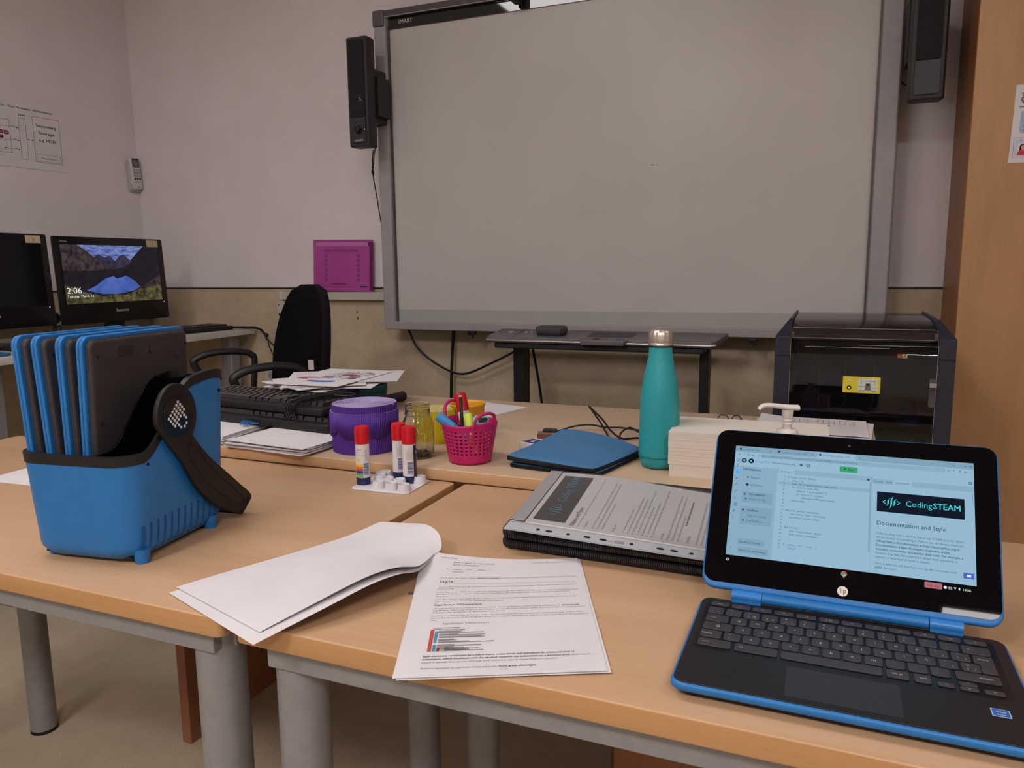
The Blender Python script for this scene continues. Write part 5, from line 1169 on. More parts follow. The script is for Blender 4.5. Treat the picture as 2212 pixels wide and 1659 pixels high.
# ------------------------------------------------------------------ paper block
CREAM = mat('cut_paper_edge', 'ddd3c8', .8, c2='cdc2b5', scale=8, stretch=(.3, .3, 90), lo=.3, hi=.7); CREAMT = mat('cut_paper_top', 'dcd6cc', .8, c2='d7d1c7', scale=6)
t = thing('paper_stack', 'tall block of cream paper between the turquoise bottle and the laptop screen', 'paper', (-.13, 1.42, ZB))
z = ZB
for k, (hh, dx, dy) in enumerate(((.0225, .0016, .0014), (.0165, .0, .0), (.0140, .0002, -.0002), (.0140, -.0002, .0), (.0145, .0, .0))):
    q = MB(LM((-.127 + dx, 1.415 + dy, 0), R(2 if k else 2.4)))
    q.box((-.133, -.074, z + .0002), (.133, .074, z + hh), CREAM); q.rect(-.133, -.074, .133, .074, z + hh + .0001, CREAMT)
    q.build('paper_bundle', t, flat=True); z += hh
# sanitizer pump bottle
PMP = mat('pump_white', 'd9d5cf', .4)
bc = (-.053, 1.195, .74)
t = thing('pump_bottle', 'white pump dispenser bottle rising behind the laptop screen', 'bottle', bc)
q = MB(); q.lathe([(0, 0), (.030, 0), (.033, .004), (.033, .108), (.029, .121), (.018, .129), (.0165, .130), (0, .130)], mat('bottle_frosted', 'cfcbc5', .35), bc, 32); q.build('body', t, ang=50)
q = MB(); q.lathe([(0, .128), (.0195, .128), (.0198, .142), (.0180, .1445), (.0150, .145), (.0146, .150), (.0120, .152), (0, .152)], PMP, bc, 32, rip=.01, ripn=16); q.build('screw_collar', t, ang=50)
q = MB(); q.lathe([(0, .150), (.0068, .150), (.0066, .158), (.0075, .159), (.0075, .161), (.0066, .162), (.0075, .164), (.0075, .166), (.0066, .167), (.0080, .170), (.0085, .181), (0, .181)], PMP, bc, 24); q.build('pump_stem', t, ang=50)
q = MB(); pth = [(bc[0] + .014, bc[1] + .006, bc[2] + .1835), (bc[0], bc[1], bc[2] + .1845), (bc[0] - .014, bc[1] - .006, bc[2] + .1865), (bc[0] - .027, bc[1] - .012, bc[2] + .1880), (bc[0] - .035, bc[1] - .016, bc[2] + .1870), (bc[0] - .040, bc[1] - .018, bc[2] + .1820)]
q.tube(pth, lambda u: .0080 - .0030 * u, PMP, n=14, flat=.55, upv=(0, 0, 1)); q.build('nozzle', t, ang=60)

# ------------------------------------------------------------------ neoprene sleeves
NEO = mat('neoprene_blue', '4a78a4', .9, c2='46739e', scale=300, bump=.2, bscale=1200, spec=.15); NEOB = mat('neoprene_edge', '0f0f14', .8, bump=.2, bscale=600)
def sleeve(z0, th, corners, label, wav):
    t = thing('laptop_sleeve', label, 'sleeve', (corners[0][0] + .1, corners[0][1] + .1, z0), group='blue neoprene sleeves')
    c_ = [Vector((p[0], p[1], 0)) for p in corners]
    def pos(u, v):
        # round the plan corners
        x, y = u * 2 - 1, v * 2 - 1; k = .90; s_ = 1 - .045 * (abs(x) ** 6 * abs(y) ** 6); x *= s_; y *= s_; u2, v2 = (x + 1) / 2, (y + 1) / 2
        return (c_[0] * (1 - u2) + c_[1] * u2) * (1 - v2) + (c_[3] * (1 - u2) + c_[2] * u2) * v2
    def h(u, v): return wav * (.010 * max(0, v - .35) ** 1.4 * (1.2 - u) + .006 * math.sin(u * 3.0 + .3) * v + .004 * (1 - u) * (1 - v))
    q = MB(); q.grid(lambda u, v: tuple(pos(u, v) + Vector((0, 0, z0 + th + h(u, v) - .003 * max(0, (max(abs(u * 2 - 1), abs(v * 2 - 1)) - .96) / .04)))), 30, 30, NEO); q.build('top_panel', t, ang=70)
    q = MB(); n = 30; ring = [(i / n, 0) for i in range(n)] + [(1, i / n) for i in range(n)] + [(1 - i / n, 1) for i in range(n)] + [(0, 1 - i / n) for i in range(n)]
    rows_ = [(1, -.003), (1.012, -.005), (1.015, -.5), (1.010, -1), (1.0, -1.04)]; vs = []; fs = []; cc = pos(.5, .5)
    for s_, f_ in rows_:
        for (u, v) in ring:
            p = pos(u, v); p = cc + (p - cc) * s_; zt_ = z0 + th + h(u, v); zb_ = z0 + h(u, v) * .45; zz = zt_ + f_ if f_ > -.01 else (zt_ + (zb_ - zt_) * min(1, -f_)); vs.append((p.x, p.y, max(z0 + .0003, zz)))
    m_ = len(ring)
    for j in range(len(rows_) - 1):
        for i in range(m_): k = (i + 1) % m_; fs.append((j * m_ + k, j * m_ + i, (j + 1) * m_ + i, (j + 1) * m_ + k))
    fs.append(tuple(range((len(rows_) - 1) * m_, len(rows_) * m_))); q.add(vs, fs, NEOB); q.build('black_binding', t, ang=70); return t
sleeve(.7625, .0095, [(-.552, 1.296), (-.372, 1.283), (-.333, 1.470), (-.520, 1.535)], 'black edged sleeve underneath the blue one, only its dark edge showing', .0)
sleeve(.7735, .0085, [(-.556, 1.292), (-.376, 1.274), (-.330, 1.462), (-.522, 1.525)], 'blue neoprene laptop sleeve lying on top beside the turquoise bottle', 1.5)

# ------------------------------------------------------------------ small box, sharpener, usb cable
BM = LM((-.5585, 1.462, ZB), R(-20))
t = thing('eraser_box', 'small white and blue cardboard box beside the blue sleeve', 'box', (-.5585, 1.462, ZB), R(-20))
q = MB(BM); q.box((-.0165, -.030, .0003), (.0165, .030, .0150), mat('carton_white', 'd5cdcb', .6)); q.build('carton', t, bevel=.0006)
q = MB(BM); bl = mat('carton_blue', '20286e', .5); q.box((-.0168, -.024, .0148), (.0168, .010, .0153), bl); q.box((.0163, -.030, .0006), (.0169, .0303, .0150), bl); q.disc(.003, -.012, .0045, .0156, PAPER, 14); q.rect(-.013, -.004, .006, -.001, .0156, PAPER); q.build('blue_print', t, flat=True)
q = MB(LM((-.5455, 1.487, ZB + .0155), R(10))); q.prism([(-.0165, 0), (.0165, 0), (.0165, .011), (-.0165, .011)], -.006, .006, mat('copper_brown', '8a5545', .35, .3, c2='6e4236', scale=50, stretch=(1, 1, 6)), .001, axis='y'); tag(q.build('pencil_sharpener', None), 'reddish brown block resting on the small white and blue box', 'sharpener')
t = thing('usb_cable', 'black usb cable with a silver plug looping behind the blue sleeve', 'cable', (-.55, 1.65, ZB))
q = MB(); q.box((-.6085, 1.6065, .7635), (-.5955, 1.6175, .7685), CHROME); pl2 = q.build('plug_shell', t, bevel=.0005)
q = MB(); q.prism([(-.5955, 1.6050), (-.5655, 1.6100), (-.5655, 1.6200), (-.5955, 1.6195)], .7625, .7705, DARKPL, .002); q.build('plug_grip', t)
q = MB(); q.tube([(-.5665, 1.615, .766), (-.559, 1.618, .7665), (-.5356, 1.648, .772), (-.500, 1.66, .776), (-.4656, 1.672, .770), (-.435, 1.694, .767), (-.3942, 1.686, .766), (-.34, 1.66, .766), (-.30, 1.65, .766), (-.31, 1.60, .766), (-.375, 1.606, .766), (-.403, 1.584, .767), (-.436, 1.614, .774), (-.470, 1.66, .79), (-.505, 1.69, .808), (-.514, 1.70, .811), (-.508, 1.695, .806), (-.470, 1.645, .785), (-.430, 1.575, .767), (-.412, 1.545, .7650), (-.402, 1.545, .766), (-.412, 1.60, .775), (-.405, 1.650, .778), (-.385, 1.645, .772), (-.35, 1.61, .766)], .0022, CABLE, n=8)
q.build('cord', t)

# ------------------------------------------------------------------ pink basket and what it holds
BX, BY = -.640, 1.317
PK = mat('basket_pink', 'bc1a66', .42, c2='b51862', scale=30)
t = thing('pen_basket', 'pink perforated plastic basket full of pens', 'basket', (BX, BY, ZB))
def brad(z): return .0410 + (.0560 - .0410) * (z / .084)
q = MB(); nc = 32; nr = 7; zA, zB_ = .018, .068
def bp_(a, z, off=0): r_ = brad(z) + off; return (BX + r_ * math.cos(a), BY + r_ * math.sin(a), ZB + z)
dz = (zB_ - zA) / nr
for i in range(nc):
    for j in range(nr):
        a0 = 2 * PI * i / nc; a1 = 2 * PI * (i + 1) / nc; z0 = zA + j * dz; z1 = z0 + dz; am = (a0 + a1) / 2; zm = (z0 + z1) / 2; sq = []; ci = []
        for k in range(16):
            th = 2 * PI * k / 16; cx_, cy_ = math.cos(th), math.sin(th); m_ = max(abs(cx_), abs(cy_))
            sq.append(bp_(am + cx_ / m_ * (a1 - a0) / 2, zm + cy_ / m_ * dz / 2)); ci.append(bp_(am + cx_ * (a1 - a0) * .24, zm + cy_ * dz * .30))
        q.add(sq + ci, [(k, (k + 1) % 16, 16 + (k + 1) % 16, 16 + k) for k in range(16)], PK)
N2 = 64
def band(z0, z1, st=3):
    q.grid(lambda u, v: bp_(2 * PI * u, z0 + (z1 - z0) * v), N2, st, PK)
band(.001, zA); 
A1, A2 = R(150), R(-30)
def rimz(a):
    z = .078
    for c_ in (A1, A2):
        d = abs((a - c_ + PI) % (2 * PI) - PI); z += .0055 * max(0, 1 - d / .95) ** 1.0
    return z
q.grid(lambda u, v: bp_(2 * PI * u, zB_ + (rimz(2 * PI * u) - zB_) * v), N2, 3, PK)
q.grid(lambda u, v: (BX + v * .0405 * math.cos(2 * PI * u), BY + v * .0405 * math.sin(2 * PI * u), ZB + .0015), N2, 2, PK)
bk = q.build('basket_wall', t, solid=.0016, ang=60, weld=True)
for c_, hk in ((A1, 1.0), (A2, .72)):
    q = MB(); q.tube([bp_(c_ + d, rimz(c_ + d) - .004 if abs(d) > .45 else .078 + hh * hk) for d, hh in ((-.50, 0), (-.46, .008), (-.36, .022), (-.18, .031), (0, .0335), (.18, .031), (.36, .022), (.46, .008), (.50, 0))], .0032, PK, n=10); q.build('handle', t)
RED = mat('cap_red', 'c21322', .3, spec=.5)
def stick(name, label, cat, p0, p1, spans, group=None, n=20):
    """round stick from p0 to p1; spans = (part name, start, end, radius, material)"""
    t = thing(name, label, cat, p0, group=group); a, b_ = Vector(p0), Vector(p1)
    for pn, s0, s1, r_, m_ in spans:
        q = MB(); q.cyl(a.lerp(b_, s0), a.lerp(b_, s1), r_, m_, n=n); q.build(pn, t, bevel=min(.0015, r_ * .25), ang=50)
    return t
stick('glue_stick', 'glue stick with its red cap leaning out of the back of the pink basket', 'glue', (BX - .002, BY + .012, ZB + .012), (BX - .040, BY + .040, .886), [('barrel', 0, .70, .0115, mat('glue_white', 'd2cecb', .5)), ('cap', .70, 1, .0122, RED)])
stick('pencil', 'black and yellow striped pencil with a red end standing in the pink basket', 'pencil', (BX - .008, BY - .012, ZB + .004), (BX - .0275, BY + .018, .893), [('striped_barrel', 0, .93, .0038, mat('pencil_black', '1d1a14', .4)), ('gold_stripe', .02, .925, .0036, mat('pencil_gold', 'b8923a', .4)), ('white_band', .93, .955, .0039, PAPER), ('red_end', .955, 1, .0039, RED)], n=6)
stick('marker_pen', 'light blue marker pen lying over the left rim of the pink basket', 'marker', (BX + .010, BY + .004, ZB + .030), (BX - .058, BY - .022, .8520), [('barrel', 0, .62, .0085, mat('marker_blue', '3187c6', .35)), ('cap', .60, 1, .0095, mat('marker_blue_cap', '3c93d2', .35))])
stick('highlighter', 'fluorescent yellow highlighter in the middle of the pink basket', 'highlighter', (BX + .022, BY - .020, ZB + .02), (BX - .002, BY - .004, .856), [('barrel', 0, .45, .0075, mat('hl_body', 'b8cf2c', .4)), ('cap', .45, 1, .0092, mat('hl_cap', 'cfe04a', .35))])
q = MB(LM((BX + .030, BY - .012, .846), R(25), R(70))); q.prism(rrect(.032, .020, .0095, 5), -.005, .005, mat('teal_case', '6fb3ae', .35), .002); q.prism(rrect(.018, .010, .004, 4, .004, 0), .0045, .0056, BLACKPL)
tag(q.build('correction_tape', None), 'pale teal correction tape seen through the right handle of the pink basket', 'tape')
for k, (x, y, z, c_, nm) in enumerate(((-.012, -.015, .012, '2b3c9c', 'dark blue'), (.012, -.018, .010, 'b5252c', 'red'), (.018, .012, .012, 'c98a2c', 'orange'), (-.020, .008, .010, '20202a', 'black'), (.0, .0, .02, '3b7fc0', 'mid blue'))):
    m_ = mat('pen_' + c_, c_, .4); a = k * 1.3
    p0 = (BX + x * .8, BY + y * .8, ZB + .004); p1 = (BX + x * 1.9 + .006 * math.cos(a), BY + y * 1.9 + .006 * math.sin(a), ZB + .066 + .003 * k)
    stick('felt_pen', '%s felt pen glimpsed through the holes of the pink basket' % nm, 'pen', p0, p1, [('barrel', 0, .8, .0042, m_), ('cap', .8, 1, .005, m_)], group='pens inside the pink basket', n=12)
# yellow cup behind
t = thing('plastic_cup', 'orange yellow plastic cup behind the pink basket', 'cup', (-.735, 1.505, ZB))
q = MB(); q.lathe([(0, .001), (.031, .001), (.033, .004), (.0375, .072), (.0392, .0735), (.0398, .076), (.0385, .0778), (.0368, .0768), (.0362, .073), (.0315, .006), (0, .004)], mat('cup_yellow', 'd99a1c', .4), (-.735, 1.505, ZB), 40); q.build('body', t, ang=60)

# ------------------------------------------------------------------ corrugated border rolls
def roll(cx, cy, r, h, m, mt, name, label, band=True, turns=16, scal=True, ph=0):
    t = thing(name, label, 'roll', (cx, cy, ZB))
    nr_ = int(2 * PI * r / .0042)
    q = MB(); N_ = nr_ * 6; vs = []; fs = []
    for z in (0, h):
        for i in range(N_):
            a = 2 * PI * i / N_; rr = r + .0007 * math.cos(nr_ * a); vs.append((cx + rr * math.cos(a), cy + rr * math.sin(a), ZB + z + .0005))
    for i in range(N_): fs.append((i, (i + 1) % N_, N_ + (i + 1) % N_, N_ + i))
    q.add(vs, fs, m); q.build('rolled_wall', t, ang=70)
    q = MB(); q.lathe([(0, h - .0030), (r - .0002, h - .0030)], mt, (cx, cy, ZB), 64)
    rr = r - .0006; a = 0; pts = []; L_ = 0; pitch = r / turns
    steps = turns * 110
    for i in range(steps):
        a = 2 * PI * i / 110; rc = r - pitch * i / 110
        if rc < .004: break
        L_ += 2 * PI * rc / 110; pts.append((rc + .0007 * math.cos(L_ / .0036 * 2 * PI), a))
    vs = []; fs = []
    for rc, a in pts:
        for (dr, z) in ((0, h - .0028), (0, h + .0002), (-.0010, h + .0002), (-.0010, h - .0028)): vs.append((cx + (rc + dr) * math.cos(a), cy + (rc + dr) * math.sin(a), ZB + z))
    for i in range(len(pts) - 1):
        for k in range(3): fs.append((i * 4 + k, (i + 1) * 4 + k, (i + 1) * 4 + k + 1, i * 4 + k + 1))
    q.add(vs, fs, mt); q.build('spiral_top', t, flat=True)
    if band:
        q = MB(); r2 = r + .0030; n2 = int(2 * PI * r2 / .0042) * 6; vs = []; fs = []; nn_ = n2 // 6
        for i in range(n2 + 1):
            a = 2 * PI * i / n2; rr = r2 + .0007 * math.cos(nn_ * a); sc_ = abs(math.sin(a * 3.5 + ph))
            zt_ = h - .014; zb_ = h - .049 - .017 * sc_ ** .7
            vs += [(cx + rr * math.cos(a), cy + rr * math.sin(a), ZB + zb_), (cx + rr * math.cos(a), cy + rr * math.sin(a), ZB + zt_)]
        for i in range(n2): fs.append((2 * i, 2 * i + 2, 2 * i + 3, 2 * i + 1))
        q.add(vs, fs, m); bd_ = q.build('scalloped_band', t, ang=70, solid=.0009)
        q = MB(); vs = []; fs = []; 
        for i in range(n2 + 1):
            a = 2 * PI * i / n2; rr = r2 + .0007 * math.cos(nn_ * a)
            vs += [(cx + (rr + .0003) * math.cos(a), cy + (rr + .0003) * math.sin(a), ZB + h - .0138), (cx + (rr - .0012) * math.cos(a), cy + (rr - .0012) * math.sin(a), ZB + h - .0138)]
        for i in range(n2): fs.append((2 * i, 2 * i + 2, 2 * i + 3, 2 * i + 1))
        q.add(vs, fs, mt); q.build('pale_edge', bd_, flat=True)
        # loose end lapping over on the left
        q = MB(); r3 = r2 + .0022; a0, a1 = R(196), R(245); vs = []; fs = []; k_ = 90
        for i in range(k_ + 1):
            a = a0 + (a1 - a0) * i / k_; rr = r3 + .0007 * math.cos(nn_ * a) - .0022 * i / k_
            vs += [(cx + rr * math.cos(a), cy + rr * math.sin(a), ZB + h - .055 - .010 * abs(math.sin(a * 3.5 + ph + .6)) ** .6), (cx + rr * math.cos(a), cy + rr * math.sin(a), ZB + h - .018)]
        for i in range(k_): fs.append((2 * i, 2 * i + 2, 2 * i + 3, 2 * i + 1))
        q.add(vs, fs, m); q.build('loose_end', t, ang=70, solid=.0009)
    return t
roll(-.893, 1.336, .0670, .0985, mat('card_purple', '50288c', .55, c2='4a2484', scale=8), mat('card_lavender', 'b9abd2', .7), 'corrugated_roll', 'purple corrugated cardboard border roll with scalloped edge', True, 17, ph=.4)
roll(-.792, 1.455, .045, .070, mat('card_yellow', 'd2b821', .55, c2='cab01e', scale=8), mat('card_yellow_top', 'cfc68a', .7), 'corrugated_roll', 'yellow corrugated border roll behind the glass jar', False, 10)

# ------------------------------------------------------------------ glass jar with clips
GL = mat('jar_glass', 'f2f2e4', .03, trans=1.0, ior=1.45)
jc = (-.7535, 1.314, ZB)
t = thing('glass_jar', 'empty glass jar with small black clips at its bottom', 'jar', jc)
q = MB(); q.lathe([(0, .0005), (.026, .0005), (.0300, .003), (.0312, .008), (.0312, .066), (.0300, .073), (.0262, .0795), (.0245, .083), (.0245, .0855), (.0262, .0865), (.0262, .0885), (.0248, .0895), (.0248, .103), (.0262, .1045), (.0258, .107), (.0240, .1075), (.0232, .106), (.0230, .084), (.0250, .078), (.0288, .071), (.0296, .066), (.0296, .009), (.028, .005), (0, .004)], GL, jc, 48); q.build('glass_body', t, ang=60)
q = MB(); cv = Vector((-jc[0], -jc[1], 0)).normalized(); a0 = math.atan2(cv.y, cv.x)
def arcpt(th, z, rr=.0316): return (jc[0] + rr * math.cos(a0 + th), jc[1] + rr * math.sin(a0 + th), jc[2] + z)
q.tube([arcpt(-.75, .048), arcpt(-.7, .060), arcpt(-.4, .067), arcpt(-.1, .064), arcpt(.0, .056), arcpt(.05, .052), arcpt(.35, .052), arcpt(.42, .048), arcpt(.42, .020)], .0005, mat('jar_emboss', 'c9c49a', .2), n=5); q.build('embossed_line', t)
for k, (x, y, a) in enumerate(((-.012, -.012, .3), (.010, -.014, 1.2), (.0, .004, 2.2), (.014, .006, .8), (-.014, .010, 1.7))):
    q = MB(LM((jc[0] + x, jc[1] + y, jc[2] + .0052 + .0015 * (k % 2)), a)); q.prism([(-.007, 0), (.007, 0), (.001, .006), (-.001, .006)], -.004, .004, mat('clip_black', '17161a', .3), axis='y'); q.tube([(-.003, 0, .006), (-.008, .002, .010), (-.010, .0, .008)], .0005, CHROME, n=5)
    tag(q.build('binder_clip', None), 'small black metal clip at the bottom of the glass jar', 'clip', 'black clips in the glass jar')

# ------------------------------------------------------------------ glue sticks and their blister tray
NAVYL = mat('label_navy', '1b2458', .4); LW = mat('glue_label_white', 'dad6d6', .45); NB = mat('glue_navy', '1d2050', .35)
def glue(x, y, label, h_, face, style):
    t = thing('glue_stick', label, 'glue', (x, y, .7425), group=None)
    r_ = .0128; c_ = (x, y, .7425)
    q = MB(); q.lathe([(0, 0), (r_, 0), (r_, .013), (r_ * .99, .0135), (0, .0135)], NB, c_, 32); q.build('twist_base', t, ang=50)
    q = MB(); q.lathe([(r_ * .985, .0135), (r_ * .985, h_ - .030), (0, h_ - .030)], LW, c_, 40); lb = q.build('label_sleeve', t, ang=50)
    q = MB(); q.lathe([(r_ * 1.03, h_ - .032), (r_ * 1.04, h_ - .004), (r_ * .98, h_ - .0012), (r_ * .80, h_), (r_ * .74, h_ - .0006), (0, h_ - .0006)], RED, c_, 36); q.build('cap', t, ang=40)
    A0 = math.atan2(-y, -x) + face
    def mp(p): a = A0 + p[0] / r_; rr = r_ * .985 + .0002 + p[2]; return (x + rr * math.cos(a), y + rr * math.sin(a), .7425 + p[1])
    q = MB(); q.map = mp
    def R_(x0, y0, x1, y1, m_, z=0): q.grid(lambda u, v: (x0 + (x1 - x0) * u, y0 + (y1 - y0) * v, z), max(2, int(abs(x1 - x0) / .002)), 1, m_)
    bx = .006 if style == 0 else 0.001
    for k in range(13):
        wv_ = .0004 + .0004 * ((k * 7) % 3); R_(bx - .005, .0185 + k * .0018, bx + .005, .0185 + k * .0018 + wv_ + .0003, mat('barcode_blue', '4a5c86', .6), .0001)
    if style:
        R_(.008, .0135, .0225, h_ - .034, NAVYL, .0001)
        for k in range(7): R_(-.006 + k * .0017, .046, -.0056 + k * .0017, .068 - (k % 3) * .005, GREYINK, .0001)
        q.text('GL', .012, .055, .010, LW, .0002, bold=True, rot=R(90) if False else 0)
    else:
        for k, c2_ in enumerate(('8fae3a', '3f9c9c', '1b3f6a', 'c43a4a', 'e07a30', 'e8c23a')):
            R_(-.0155, .0140 + k * .0042, .000, .0182 + k * .0042, mat('rainbow_' + c2_, c2_, .5), .0001)
        m_ = mat('sun_yellow', 'd9cf5a', .5)
        for k in range(8): a = k * PI / 4; q.poly([(-.0075 + .0012 * math.cos(a + .9), .047 + .0012 * math.sin(a + .9)), (-.0075 + .0060 * math.cos(a), .047 + .0060 * math.sin(a)), (-.0075 + .0012 * math.cos(a - .9), .047 + .0012 * math.sin(a - .9))], .0002, m_)
        for k, s_ in enumerate(('glue stick', 'clear', 'easy to apply')): q.text(s_, -.012, .066 - k * .005, .0030, GREYINK, .0002)
        for k in range(3): R_(.004 + k * .0018, .046, .0045 + k * .0018, .066, GREYINK, .0001)
    q.build('label_print', lb, flat=True); return t
glue(-.7858, 1.1637, 'glue stick with a rainbow and sun label at the left of the white cup tray', .1085, 0.0, 0)
glue(-.7095, 1.2019, 'front right glue stick with a barcode label on the white cup tray', .1060, 0.0, 1)
glue(-.7430, 1.2215, 'rear glue stick half hidden behind another one on the white cup tray', .1065, .1, 1)
t = thing('glue_tray', 'white plastic tray of small round cups for glue sticks', 'tray', (-.735, 1.18, .74))
TRW = mat('tray_white', 'd3d0d6', .35)
q = MB(LM((-.737, 1.180, 0), R(3))); q.prism(rrect(.118, .098, .012, 5), .7403, .7420, TRW, .0004); q.build('sheet', t)
for x, y in ((-.745, 1.150), (-.717, 1.149), (-.690, 1.148), (-.741, 1.178), (-.716, 1.176), (-.772, 1.203), (-.756, 1.196) if False else (-.766, 1.190), (-.690, 1.205), (-.762, 1.215) if False else (-.7700, 1.2150)):
    q = MB(); q.lathe([(.0128, .0), (.0122, .004), (.0105, .0115), (.0100, .0132), (.0092, .0134), (.0086, .0125), (.0084, .004), (0, .0035)], TRW, (x, y, .7419), 28); q.build('cup', t, ang=50)

# ------------------------------------------------------------------ paper piles, stacked keyboards
def sheets(name, label, cat, cx, cy, z, w_, d_, rz, n, th, jit, mats_, seed, group=None, curl=0.0):
    rnd = random.Random(seed); t = thing(name, label, cat, (cx, cy, z), group=group)
    for k in range(n):
        q = MB(LM((cx + rnd.uniform(-jit, jit), cy + rnd.uniform(-jit, jit), 0), rz + rnd.uniform(-1, 1) * jit * 7)); m_ = mats_[k % len(mats_)]
        c1 = rnd.uniform(0, curl)
        def fn(u, v, zz=0): return ((u - .5) * w_, (v - .5) * d_, z + zz + c1 * (1 - v) ** 6 * .5)
        z0 = .0004 + k * th
        q.grid(lambda u, v: fn(u, v, z0 + th * .75), 4, 10, m_); q.grid(lambda u, v: fn(1 - u, v, z0), 4, 10, m_)
        for a, b_ in (((0, 0), (1, 0)), ((1, 0), (1, 1)), ((1, 1), (0, 1)), ((0, 1), (0, 0))):
            q.grid(lambda u, v, a=a, b_=b_: fn(a[0] + (b_[0] - a[0]) * u, a[1] + (b_[1] - a[1]) * u, z0 + th * .75 * v), 10, 1, m_)
        q.build('sheet', t, flat=True)
    return t
PP = mat('paper_pinkish', 'd2c2cc', .8); PG = mat('paper_greyish', 'cfccd2', .8); PDK = mat('print_purple_paper', '5b3a5e', .7)
sheets('paper_pile', 'pile of folded white papers in front of the purple roll, under the keyboards', 'papers', -1.065, 1.330, ZB, .212, .20, R(-3), 10, .0018, .006, [PP, PAPER, PG, PAPER], 3, curl=.004)
sheets('paper_pile', 'pile of white papers with a blue clip beside the blue carrier', 'papers', -1.312, 1.345, ZB, .205, .20, R(4), 10, .0018, .004, [PAPER, PG, PAPER], 5)
q = MB(); 
for k in range(5): q.tube([(-1.240 + k * .005, 1.35, ZB + .0235 + .001 * (k % 2)), (-1.243 + k * .005, 1.362, ZB + .030), (-1.238 + k * .005, 1.372, ZB + .0245)], .0016, mat('clip_blue', '2a6ab0', .4), n=6)
q.tube([(-1.246, 1.360, ZB + .025), (-1.215, 1.365, ZB + .026), (-1.205, 1.372, ZB + .025)], .002, mat('clip_blue'), n=6)
tag(q.build('hair_clip', None), 'small blue plastic clip on the papers beside the carrier', 'clip')
kbl = desk_keyboard('computer_keyboard', 'lower of two black keyboards stacked on the paper piles', LM((-1.216, 1.452, .7815), R(-5.8)), 'keyboards stacked on the paper piles')
kbu = desk_keyboard('computer_keyboard', 'upper of two stacked black keyboards with its cord wound round it', LM((-1.255, 1.486, .8090), R(-5.8)), 'keyboards stacked on the paper piles')
q = MB(); M_ = LM((-1.255, 1.486, .8090), R(-5.8))
for k in range(4):
    x = .125 + k * .008; q.tube([M_ @ Vector(p) for p in ((x + .035, .080, .006), (x + .040, .070, .029), (x + .020, .01, .033), (x + .005, -.045, .031), (x, -.080, .024), (x - .004, -.083, .006), (x + .002, -.083, -.006))], .0022, CABLE, n=8)
q.tube([M_ @ Vector(p) for p in ((.165, .02, .032), (.20, .03, .031), (.215, .045, .031), (.20, .06, .032), (.16, .05, .033), (.12, .03, .032))], .0022, CABLE, n=8)
q.build('wound_cord', kbu)

# books and magazines with loose prints on top
NVB = mat('book_navy', '2b3478', .45, c2='262e6c', scale=12); TLB = mat('book_teal', '1d7c88', .45, c2='1a737f', scale=12); PAG = mat('book_pages', 'cfc8bc', .8, c2='bdb6aa', scale=5, stretch=(.2, .2, 120))
z = ZB + .0004
for k in range(3):
    th = .0225; xo = (.0, .003, -.002)[k]; t = thing('text_book', ['bottom', 'middle', 'top'][k] + ' navy and teal text book of the stack under the loose prints', 'book', (-1.29, 1.76, z), group='text books stacked on the back table')
    x0, x1, y0, y1 = -1.395 + xo, -1.188 + xo, 1.615, 1.895
    q = MB(); q.box((x0 + .002, y0 + .002, z + .0012), (x1 - .003, y1 - .002, z + th - .0014), PAG); q.build('page_block', t, flat=True)
    q = MB(); ym = 1.755
    for a, b_, m_ in ((y0, ym, NVB), (ym, y1, TLB)):
        q.box((x0, a, z), (x1, b_, z + .001), m_); q.box((x0, a, z + th - .0012), (x1, b_, z + th - .0003), m_); q.box((x1 - .0025, a, z), (x1, b_, z + th - .0003), m_)
    cv_ = q.build('cover', t, flat=True)
    Ms = Matrix.Translation((x1 + .0004, 0, 0)) @ Matrix(((0, 0, 1, 0), (1, 0, 0, 0), (0, 1, 0, 0), (0, 0, 0, 1)))
    q = MB(Ms); q.text('SCIENCE STUDENT BOOK' if k == 2 else 'AGES TECHNOLOGY', 1.64, z + .008, .008, mat('spine_letter', '7c86a8', .6), w=.20); 
    q.build('spine_lettering', cv_, flat=True); z += th
ztop = z + .0055
rnd = random.Random(11)
DOODLE = [mat('doodle_rose', 'b0576a', .7), mat('doodle_blue', '3c62a8', .7), mat('doodle_ink', '2a2630', .7), mat('doodle_lilac', 'a898c0', .7), mat('doodle_purple', '5a2f62', .7)]
specs = [(-1.23, 1.70, 20), (-1.24, 1.71, -14), (-1.20, 1.72, 48), (-1.23, 1.69, 5), (-1.25, 1.70, 62), (-1.21, 1.73, -35), (-1.23, 1.70, 33)]
